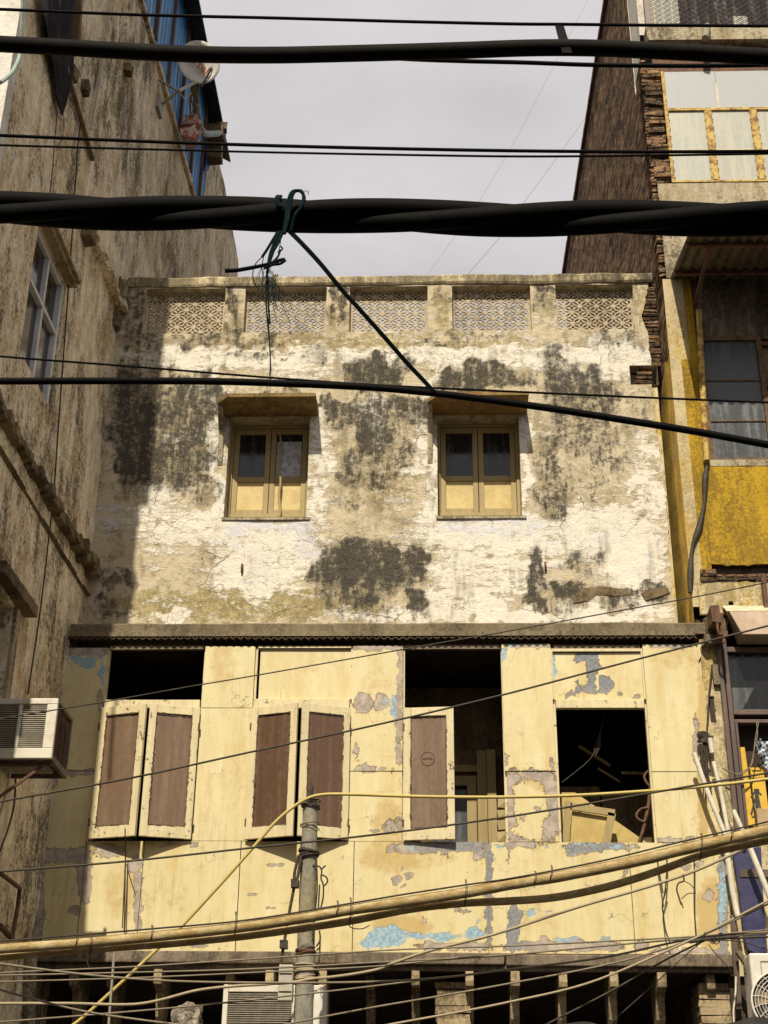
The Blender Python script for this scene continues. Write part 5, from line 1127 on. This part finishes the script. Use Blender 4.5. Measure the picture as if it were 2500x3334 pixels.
for pts in (((1030,2790),(1032,2900),(1024,2985),(1018,3060)),((1018,2818),(1040,2822),(1047,2835),(1045,2860),(1052,2880),(1052,2920),(1044,2960)),((1047,2830),(1060,2818)),((1046,2848),(1062,2856),(1066,2870),(1056,2885)),((1040,2880),(1036,2960)),((1040,3030),(1042,3060),(1030,3082)),((1042,3050),(1040,3110),(1036,3160),(1042,3180)),((1040,3085),(1030,3095))):
    mb.tube(smooth_path([PY(*s2(u, v), YP-.06) for u, v in pts]), .008, 5)
mb.build('loose_cable_end', M['binding'], t)
p = PY(*s2(931,3185), YP-.14); 
mb = MB(); a = PY(*s2(908,3140), YP-.18); b = PY(*s2(950,3258), YP-.18)
mb.box(a.x, b.x, YP-.18, YP-.04, b.z, a.z); jb = mb.build('meter_box', M['boxgrey'], t, bevel=.008)
mb = MB(); h = (a.z-b.z)
for k in range(1, 4): mb = MB(); mb.box(a.x+.008, b.x-.008, YP-.187, YP-.178, b.z+h*k/4-.004, b.z+h*k/4+.004); mb.build('box_seam', M['binding'], jb)

# =================================================================== CABLES
def ext(P, d=4.0): return [P[0]+(P[0]-P[1]).normalized()*d]+P+[P[-1]+(P[-1]-P[-2]).normalized()*d]
def cable(name, pts, dia, Y, mat, label, cat='cable', group=None, n=8, yfun=None, step=6):
    P = []
    for i, (x, y) in enumerate(pts): P.append(PY(x, y, yfun(x) if yfun else Y))
    if pts[0][0] <= -20 or pts[0][1] > 2215: P.insert(0, P[0]+(P[0]-P[1]).normalized()*4)
    if pts[-1][0] >= 1700 or pts[-1][1] > 2215: P.append(P[-1]+(P[-1]-P[-2]).normalized()*4)
    sp = smooth_path(P, step); m = P[len(P)//2]; r = dia*K/F*(m-EYE).dot(CAMR @ Vector((0,0,-1)))/2
    mb = MB(); mb.tube(sp, r, n); return tag(mb.build(name, mat), label, cat, group)
GT = 'black cables crossing the top of the view'; GL = 'tangle of wires across the shop front'
E1 = 30                                      # carry every cable past the frame on both sides
cable('overhead_cable', [(-60,18),(0,20),(300,32),(597,39),(891,47),(1128,52),(1222,52.5),(1400,54.5),(1659,56),(1720,56)], 7, 4.4, M['black'], 'topmost black wire, twisted, crossing just above the thick duct', 'cable', GT)
t = thing('overhead_duct', PY(829, 112, 4.2), 'thick brownish black duct crossing below the topmost wire', 'cable', GT)
P = [PY(x, y, 4.2) for x, y in [(-60,92),(0,95),(150,103),(299,112),(450,118),(597,119),(740,116),(891,112),(1020,108),(1128,104),(1224,103),(1320,105),(1400,109),(1520,115),(1659,123),(1730,126)]]
mb = MB(); mb.tube(smooth_path(ext(P)), 39*K/F*5.1/2, 16); mb.build('duct', M['pipeblack'], t)
a = PY(1222, 82, 4.16)
mb = MB(); w_ = .019; zt = PY(1222, 46, 4.3).z; zb_ = PY(1222, 122, 4.16).z; mb.hexa([(a.x-w_,4.14,zb_),(a.x+w_,4.14,zb_),(a.x+w_*.9,4.33,zt+.01),(a.x-w_*.9,4.33,zt+.01),(a.x-w_,4.146,zb_),(a.x+w_,4.146,zb_),(a.x+w_*.9,4.338,zt+.01),(a.x-w_*.9,4.338,zt+.01)])
mb.tube([(a.x,4.325,zt+.004),(a.x,4.345,zt+.012)], .012, 8); mb.build('hanger_strap', M['black'], t)
cable('overhead_cable', [(760,120),(890,128),(1000,132),(1128,135),(1270,140),(1400,142),(1540,142),(1659,140),(1720,139)], 9.5, 4.7, M['black'], 'black cable emerging from under the thick duct towards the right', 'cable', GT)
cable('overhead_cable', [(-60,290),(0,292.5),(299,305),(597,315),(891,322),(1128,326),(1400,328),(1659,327),(1720,327)], 7.5, 6, M['black'], 'upper wire of the closely spaced black pair in mid sky', 'cable', GT)
cable('overhead_cable', [(-60,311),(0,313.5),(299,322),(597,329.5),(891,335),(1128,338),(1400,336),(1659,332),(1720,331)], 5, 6.1, M['black'], 'lower, thinner wire of the closely spaced black pair in mid sky', 'cable', GT)
# thick twisted bundle with rope
t = thing('twisted_cable_bundle', PY(829, 465, 3.6), 'thickest black bundle of twisted cables, with rope knotted round it', 'cable', GT)
ctr = [PY(x, y, 3.6) for x, y in [(-80,449),(0,452),(150,456),(300,460),(450,463),(597,463),(740,465),(900,470),(1020,472),(1128,472),(1300,472),(1450,472),(1560,471),(1659,470),(1740,469)]]
cp = smooth_path(ext(ctr), 8); S_ = K/F*(ctr[7]-EYE).dot(CAMR @ Vector((0,0,-1)))
upc = CAMR @ Vector((0,1,0)); bk = CAMR @ Vector((0,0,1))
for k in range(3):
    pts = []
    for p in cp:
        x = pix(ctr[7])[0]+(p-ctr[7]).x/S_; A = -2*math.pi*(x+60)/1330 + k*2*math.pi/3 + .5; pts.append(p + upc*(math.cos(A)*18.5*S_) + bk*(math.sin(A)*18.5*S_))
    mb = MB(); mb.tube(pts, 21.5*S_, 18); mb.build('cable_strand', M['black'], t)
def vp(x, y, dy=0.0): return PY(x, y, 3.6-.09+dy)
t2 = thing('tied_rope', vp(625,470), 'dark teal rope knotted on the thick bundle, one end slanting down to the lower cable', 'rope')
mb = MB()
for o in (0, 5):
    mb.tube(smooth_path([vp(612+o*.5,505), vp(618+o,470), vp(622+o*1.2,435), vp(632+o,414), vp(648+o*.6,413), vp(657-o*.3,425), vp(652,445), vp(637,465), vp(628,500)]), 3.6*S_, 7)
for o in range(2): mb.tube(smooth_path([vp(603+o*5,447), vp(597+o*5,437), vp(597+o*4,428+o), vp(603+o*4,424,.1)]), 3.6*S_, 7)
mb.tube(smooth_path([vp(655,418), vp(661,412), vp(666,414), vp(665,421)]), .8*S_, 4)
mb.build('knot', M['rope'], t2)
qs = [(626,500),(650,524),(680,556),(705,585),(740,628),(780,672),(830,728),(880,785),(915,822),(937,846)]
mb = MB(); P = [PY(x, y, 3.52+(7.40-3.52)*i/(len(qs)-1)) for i, (x, y) in enumerate(qs)]; mb.tube(smooth_path(P), .012, 8, rfun=lambda q: .0075+.006*q); mb.build('slanting_rope', M['rope'], t2)
mb = MB(); rnd = random.Random(21)
def strand(pts, r): mb.tube(smooth_path([vp(x, y) for x, y in pts]), r*S_, 5)
for pts, r in ((((600,500),(588,520),(576,540),(566,555)),3.2),(((604,500),(592,525),(583,550),(577,590)),3.4),(((612,500),(598,530),(585,552),(578,585)),3),(((608,500),(594,535),(582,570),(575,600)),2.4),
 (((577,590),(579,620),(580,660),(583,700)),2.0),(((576,595),(575,640),(577,690),(582,740),(584,790),(583,812)),1.5),(((580,600),(574,650),(580,700),(583,760),(585,800)),1.2),
 (((566,555),(552,570),(546,590),(549,610),(558,625)),1.1),(((570,550),(566,575),(568,600),(566,620)),1.0),(((575,575),(590,565),(600,555),(606,540)),2.4),(((600,545),(610,538),(606,532)),1.8),(((606,520),(602,545),(598,560)),1.0)): strand(pts, r)
for k in range(26):
    x, y = 578+rnd.uniform(-14,16), 590+rnd.uniform(-20,30); pts = [(x, y)]
    for _ in range(3): x += rnd.uniform(-9,12); y += rnd.uniform(4,30); pts.append((x, y))
    strand(pts, rnd.uniform(.35,.7))
for pts in (((583,600),(600,620),(620,645),(640,690)),((585,605),(605,640),(625,680)),((586,610),(610,660),(628,700)),((584,812),(580,830),(576,838)),((584,812),(588,832)),((575,610),(560,640),(545,668),(532,672)),((582,640),(592,668),(598,700))): strand(pts, .6)
mb.build('frayed_end', M['rope'], t2)
mb = MB(); P = [vp(x, y, -.02) for x, y in ((486,585),(510,584),(540,579),(570,573),(590,568),(605,562),(616,560))]; mb.tube(smooth_path(P), 4*S_, 8, rfun=lambda q: (4.6-1.2*q)*S_)
mb.tube(smooth_path([vp(x, y, -.03) for x, y in ((570,580),(590,572),(605,570),(617,562))]), 3*S_, 7)
tag(mb.build('cut_cable', M['black']), 'cut stub of black cable caught in the frayed rope below the bundle', 'cable')
cable('overhead_cable', [(-60,764),(0,770),(300,793),(597,817),(800,831),(933,838),(1062,844),(1350,857),(1659,869.5),(1730,872)], 5, 9, M['black'], 'thin black wire that runs along the top of the sagging black cable', 'cable', GT)
cable('overhead_cable', [(-60,823),(0,823.5),(200,823),(464,824),(597,828),(800,837),(933,849),(1062,865),(1200,884),(1320,903),(1500,932),(1659,961),(1730,974)], 16, 7.4, M['black'], 'lowest thick black cable, dropping to the right in front of the upper windows', 'cable', GT)
# pale wires across the panelled front
GW = 'single wires crossing the panelled front'
cable('front_wire', [(-40,1560),(0,1553),(99,1537),(221,1517),(435,1479),(531,1463),(871,1403),(1095,1364),(1363,1315),(1479,1294),(1659,1258),(1720,1246)], 3, 11.6, M['wiredark'], 'highest thin wire, rising from the window air conditioner to the patched ochre wall', 'wire', GW)
cable('front_wire', [(-40,1740),(0,1732),(282,1681),(531,1627),(813,1566),(1095,1499),(1363,1428),(1659,1352),(1720,1336)], 4.6, 11.2, M['wiredark'], 'dark wire crossing the middle of the panelled front and ending over the shop canopy', 'wire', GW)
cable('front_wire', [(-40,1886),(0,1883),(282,1860),(531,1833),(813,1803),(1095,1765),(1343,1724),(1500,1697),(1659,1670),(1720,1661)], 4.6, 11.4, M['wiredark'], 'dark wire crossing under the shutters, close beneath the yellow cable at right', 'wire', GW)
cable('yellow_cable', [(120,2240),(168,2207),(240,2143),(335,2055),(388,2005),(470,1917),(551,1826),(599,1772),(643,1737),(672,1722),(701,1716.5),(752,1716),(871,1720),(980,1722),(1095,1722),(1250,1718),(1411,1708),(1540,1697),(1659,1683),(1720,1675)], 7.2, 13.3, M['cabyellow'], 'yellow cable draped over the top of the utility pole', 'cable')
GD = 'dusty yellow ducts slung across the street'
t = thing('slung_duct', PY(829, 1958, 11), 'upper and thicker of the two dusty yellow ducts, strapped to a steel wire', 'cable', GD)
A_ = [(-40,2054),(0,2050),(170,2038),(326,2024),(531,2002),(650,1984),(755,1966),(880,1948),(1004,1929),(1095,1912),(1200,1895),(1299,1876),(1390,1857),(1469,1837),(1560,1816),(1659,1793),(1720,1780)]
def dscale(Y): return K/F*(PY(829, 1950, Y)-EYE).dot(CAMR @ Vector((0,0,-1)))
P = [PY(x, y, 11.0) for x, y in A_]; mb = MB(); sA = dscale(11); mb.tube(smooth_path(ext(P), 14), 12*sA, 14, rfun=lambda q: (10.5+2.2*q)*sA*(1+.05*mn.noise(Vector((q*40,0,0)))+.03*mn.noise(Vector((q*130,0,4))))); mb.build('duct', M['ductyellow'], t)
Bm = [(-40,2036),(0,2033),(170,2020),(323,2007),(531,1988),(755,1952),(880,1931),(1004,1912),(1095,1899),(1299,1860),(1469,1819),(1659,1775),(1720,1760)]
P = [PY(x, y, 10.97) for x, y in Bm]; mb = MB(); mb.tube(smooth_path(ext(P)), 2.0*sA, 7); mb.build('messenger_wire', M['binding'], t)
for x, yc, h in ((165,2030,14),(195,2040,26),(327,2016,17),(508,1996,26),(728,1962,16),(756,1969,30),(1005,1930,30),(1155,1898,16),(1190,1886,16),(1514,1830,30),(1580,1802,16)):
    mb = MB(); q = 0
    mb.tube(smooth_path([PY(x+q, yc-h, 10.86), PY(x+q+1.5, yc-h*.5, 10.78), PY(x+q+1, yc, 10.76), PY(x+q-1, yc+h*.6, 10.82), PY(x+q-2, yc+h, 10.9), PY(x+q+1, yc+h*.55, 10.8), PY(x+q+4, yc, 10.76), PY(x+q+4, yc-h*.5, 10.78), PY(x+q+2, yc-h, 10.86)]), .9*sA, 5)
    if x == 756: mb.tube(smooth_path([PY(x, y, 10.85) for x, y in ((754,1999),(757,2003),(765,2006),(785,2006),(798,1999))]), 1.2*sA, 5)
    if x == 195: mb.tube(smooth_path([PY(x, y, 10.85) for x, y in ((193,2066),(190,2070),(188,2075),(192,2090))]), 1*sA, 5)
    mb.build('tie_wire', M['wiredark'], t)
cable('slung_duct', [(-40,2072),(0,2068),(170,2052),(350,2040),(531,2022),(650,2006),(755,1990),(888,1964),(1004,1951),(1095,1947),(1197,1939),(1299,1919),(1370,1899),(1435,1877),(1520,1846),(1600,1828),(1659,1816),(1720,1806)], 17, 11.1, M['ductyellow'], 'lower and thinner of the two dusty yellow ducts', 'cable', GD, 12)
# lower tangle
cable('shopfront_cable', [(690,2114),(760,2105),(820,2093),(854,2079),(932,2053),(1041,2026),(1095,2010),(1258,1957),(1400,1916),(1503,1881),(1659,1811),(1720,1790)], 6.5, 11.8, M['cabgrey'], 'dusty grey cable rising from the pole to the right, below the yellow ducts', 'cable', GL)
cable('shopfront_cable', [(-40,2168),(0,2168),(150,2168),(289,2170),(340,2162),(425,2140),(500,2131),(564,2127),(633,2122),(672,2115),(700,2112)], 6.5, 11.8, M['cabgrey'], 'dusty grey cable with a kink, left of the pole', 'cable', GL)
cable('shopfront_cable', [(-40,2077),(0,2082),(170,2104),(340,2118),(531,2123),(813,2121),(956,2112),(1095,2095),(1306,2068),(1480,2031),(1560,2020),(1659,2014),(1720,2010)], 5, 11.5, M['wirelight'], 'pale wire falling from the left edge past the pole, then rising', 'wire', GL)
cable('shopfront_cable', [(-40,2124),(0,2138),(90,2163),(187,2186),(300,2203),(380,2213),(480,2226)], 4.8, 11.3, M['wirelight'], 'pale wire falling steeply across the lower left corner', 'wire', GL)
cable('shopfront_cable', [(-40,2106),(0,2102),(282,2089),(531,2073),(871,2051),(1095,2044),(1300,2034),(1503,2023),(1659,2009),(1720,2004)], 3.6, 11.7, M['wirelight'], 'thin wire just under the ledge of the panelled front', 'wire', GL)
cable('shopfront_cable', [(-40,2108),(68,2106),(282,2101),(531,2094),(820,2079),(1095,2063),(1333,2041),(1503,2027),(1659,2017),(1720,2014)], 4, 11.9, M['wirelight'], 'second thin wire under the ledge, passing over the meter box', 'wire', GL)
cable('shopfront_cable', [(-40,2122),(0,2121),(282,2113),(531,2102),(820,2087),(950,2074),(1095,2064)], 3.6, 12.0, M['wirelight'], 'third thin wire under the ledge that ends right of the pole', 'wire', GL)
cable('shopfront_cable', [(-40,2211),(0,2208),(204,2192),(400,2175),(564,2158),(769,2135),(956,2112)], 4, 12.1, M['wirelight'], 'wire rising over the louvred condenser to the pole', 'wire', GL)
cable('shopfront_cable', [(540,2230),(623,2212),(803,2177),(950,2152),(1095,2126),(1333,2079),(1450,2045),(1537,2012),(1659,1953),(1720,1926)], 4.2, 11.4, M['wirelight'], 'wire from the foot of the pole climbing to the right edge', 'wire', GL)
cable('shopfront_cable', [(780,2226),(851,2212),(1000,2185),(1095,2166),(1265,2126),(1418,2064),(1520,2018),(1659,1946),(1720,1915)], 5, 11.25, M['cabgrey'], 'dusty wire from the bottom edge to the knot of wires at right', 'wire', GL)
cable('shopfront_cable', [(1130,2240),(1183,2212),(1333,2134),(1430,2078),(1503,2041),(1560,2016)], 4, 11.6, M['wiredark'], 'steep dark wire under the brackets reaching the knot of wires', 'wire', GL)
cable('shopfront_cable', [(1290,2240),(1326,2204),(1380,2156),(1435,2106),(1480,2064),(1515,2036)], 2.2, 11.7, M['wiredark'], 'steepest thin wire below the knot of wires', 'wire', GL)
cable('shopfront_cable', [(1480,2036),(1537,2029),(1600,2026),(1659,2024),(1720,2022)], 5, 11.5, M['wiredark'], 'short dark cable running from the knot of wires to the right edge', 'wire', GL)
cable('shopfront_cable', [(1537,2031),(1600,2034),(1640,2046),(1680,2060)], 2.2, 11.5, M['wiredark'], 'thin wire drooping from the knot of wires towards the fan condenser', 'wire', GL)
mb = MB(); rnd = random.Random(9); cc = (1537,2031)
for k in range(9):
    cx, cy, r = cc[0]+rnd.uniform(-14,22), cc[1]+rnd.uniform(-6,8), rnd.uniform(4,9)
    mb.tube([PY(cx+r*math.cos(a_*.7+k), cy+r*.8*math.sin(a_*.7+k), 11.15+rnd.uniform(-.01,.01)) for a_ in range(10)], .9*sA, 5)
mb.tube(smooth_path([PY(x, y, 11.2) for x, y in ((1530,2040),(1545,2060),(1565,2080),(1580,2097))]), 1*sA, 5)
mb.tube(smooth_path([PY(x, y, 11.2) for x, y in ((1490,2035),(1530,2029),(1570,2026),(1590,2024))]), 4*sA, 6)
tag(mb.build('wire_knot', M['binding']), 'knot of coiled tie wires where the lower right wires cross', 'wires')
# hanging bits
mb = MB()
for pts in (((1441,1850),(1440,1890),(1436,1930),(1431,1955),(1433,1975),(1438,2010),(1447,2035)),((1440,1920),(1431,1950)),((1420,1860),(1425,1890),(1432,1930))): mb.tube(smooth_path([PY(x, y, 14.9) for x, y in pts]), .008, 5)
tag(mb.build('dangling_wire', M['wiredark']), 'kinked wire dangling on the lower right panel', 'wire')
mb = MB(); mb.tube(smooth_path([PY(x, y, 14.92) for x, y in ((1500,1858),(1500,1900),(1500,1960),(1504,2022))]), .008, 5); tag(mb.build('dangling_wire', M['wiredark']), 'straight wire hanging on the lower right panel beside the wire loop', 'wire')
mb = MB(); mb.tube(smooth_path([PY(x, y, 11.72) for x, y in ((1476,1890),(1477,1903),(1466,1908),(1462,1920),(1467,1940),(1472,1955))]), 2.0*sA, 6); mb.tube(smooth_path([PY(x, y, 11.72) for x, y in ((1477,1903),(1490,1910),(1500,1922),(1502,1930),(1488,1930),(1472,1942))]), 1.1*sA, 5); mb.tube(smooth_path([PY(x, y, 11.72) for x, y in ((1472,1950),(1476,1962))]), 1.4*sA, 5)
tag(mb.build('wire_loop', M['binding']), 'frayed loop of wire hooked on the dusty grey cable', 'wire')
mb = MB(); mb.tube([PY(247,2052,13.0), PY(241,2130,13.0), PY(234,2220,13.0)], .012, 6); tag(mb.build('steel_stay', M['wiresteel']), 'upright pale steel wire under the ledge at left', 'wire')
mb = MB(); mb.tube([PY(270,1790,14.5), PY(271,1850,14.9), PY(269,1900,14.9), PY(264,2005,14.9)], .006, 6); mb.tube([PY(272,1830,14.9), PY(268,2010,14.9)], .006, 5); tag(mb.build('shutter_stay', M['wiredark']), 'thin iron rod and cord hanging from the leftmost shutters', 'rod')
def sky_wire(pts, Y, d, lab): cable('kite_string', pts, d, Y, M['kite'], lab, 'string', 'kite strings in the sky', 5)
sky_wire([(1303,140),(1290,195),(1275,235),(1180,372),(1130,440),(1085,505),(1008,596)], 22, 1.1, 'clearer kite string slanting in front of the right part of the sky')
sky_wire([(1270,0),(1200,135),(1128,275),(1050,410),(990,500),(920,598)], 26, .8, 'faint kite string left of the clearer one')
mb = MB(); mb.tube(smooth_path([PY(x, y, 14.5) for x, y in ((585,2060),(575,2050),(560,2043))]), .006, 4)
p = PY(596, 592, 15.55); bm_ = bmesh.new(); bmesh.ops.create_icosphere(bm_, subdivisions=3, radius=.05)
for v in bm_.verts: v.co = Vector((v.co.x*.9, v.co.y*.9, v.co.z*1.5)) + v.co*mn.noise(v.co*40)*.5 + Vector((p.x, 15.55, 12.86))
me = bpy.data.meshes.new('weed_tuft'); bm_.to_mesh(me); bm_.free(); me.materials.append(M['straw']); o = bpy.data.objects.new('weed_tuft', me); COL.objects.link(o); tag(o, 'small dry tuft of weed on the parapet behind the frayed rope', 'plant')
# =================================================================== OPPOSITE SIDE OF THE STREET (behind the camera)
opp = thing('facing_building', (0, -5, 0), 'plain tan street building on the near side of the street', 'building')
OW = [(x, x+1.2, z, z+1.5) for x in (-17,-13.5,-10,-6.5,-3,.5,4,7.5,11,14.5) for z in (4.4, 7.8)]
mb = MB(); sheet(mb, -22, 22, 0, 10, OW, 3, lambda a, b: (a, -4, b)); reveals(mb, OW, -4, -4.3)
mb.add([(-22,-4,10),(22,-4,10),(22,-14,10),(-22,-14,10),(-22,-4,0),(-22,-14,0),(22,-4,0),(22,-14,0)], [(0,1,2,3),(0,3,5,4),(1,2,7,6),(3,2,7,5)]); mb.build('street_wall', M['concrete'], opp)
for x0_, x1_, z0_, z1_ in OW:
    mb = MB(); mb.box(x0_, x1_, -4.33, -4.28, z0_, z1_); mb.build('window', M['darkglass'], opp)
# =================================================================== SETTING, LIGHT, CAMERA
mb = MB(); mb.add([(-400,-400,0),(400,-400,0),(400,400,0),(-400,400,0)], [(0,1,2,3)]); tag(mb.build('street', M['asphalt']), None, None, kind='structure')
SUN = Vector((-.13, -1.0, 1.156)).normalized()
el = math.asin(SUN.z); az = math.atan2(SUN.x, SUN.y)
w = bpy.data.worlds.new('World'); sc.world = w; w.use_nodes = True; nt = w.node_tree; nt.nodes.clear()
N = nt.nodes.new; L = nt.links.new
out = N('ShaderNodeOutputWorld'); bg = N('ShaderNodeBackground'); L(bg.outputs[0], out.inputs[0])
sky = N('ShaderNodeTexSky'); sky.sky_type = 'NISHITA'; sky.sun_disc = False; sky.sun_elevation = el; sky.sun_rotation = az; sky.dust_density = 6; sky.air_density = 1.2
tc = N('ShaderNodeTexCoord'); mp = N('ShaderNodeMapping'); mp.inputs['Scale'].default_value = (1.6, 1.6, 4.5); L(tc.outputs['Generated'], mp.inputs[0])
ns = N('ShaderNodeTexNoise'); ns.inputs['Scale'].default_value = 1.5; ns.inputs['Detail'].default_value = 6; ns.inputs['Roughness'].default_value = .55; L(mp.outputs[0], ns.inputs['Vector'])
cr = N('ShaderNodeValToRGB'); cr.color_ramp.elements[0].position = .35; cr.color_ramp.elements[0].color = (4.3,4.2,4.35,1); cr.color_ramp.elements[1].position = .68; cr.color_ramp.elements[1].color = (6.3,6.0,6.0,1); L(ns.outputs['Fac'], cr.inputs[0])
mx = N('ShaderNodeMix'); mx.data_type = 'RGBA'; mx.inputs[0].default_value = .95; L(sky.outputs[0], mx.inputs[6]); L(cr.outputs[0], mx.inputs[7]); L(mx.outputs[2], bg.inputs[0])
bg.inputs[1].default_value = .1
ld = bpy.data.lights.new('sun', 'SUN'); ld.energy = 4.9; ld.angle = math.radians(.6); ld.color = (1, .915, .755)
lo = bpy.data.objects.new('sun', ld); COL.objects.link(lo); lo.rotation_euler = (-SUN).to_track_quat('-Z', 'Y').to_euler(); lo.location = (-5, -20, 30)
cd = bpy.data.cameras.new('camera'); cd.sensor_fit = 'VERTICAL'; cd.sensor_height = 24; cd.lens = 24*F/PH; cd.clip_start = .05; cd.clip_end = 2000
co = bpy.data.objects.new('camera', cd); COL.objects.link(co); co.matrix_world = Matrix.Translation(EYE) @ CAMR.to_4x4(); sc.camera = co
sc.render.resolution_x = 768; sc.render.resolution_y = 1024
vs_ = sc.view_settings; vs_.view_transform = 'Standard'; vs_.look = 'None'; vs_.exposure = .28; vs_.gamma = 1; vs_.use_curve_mapping = False
sc.cycles.max_bounces = 8; sc.cycles.diffuse_bounces = 4
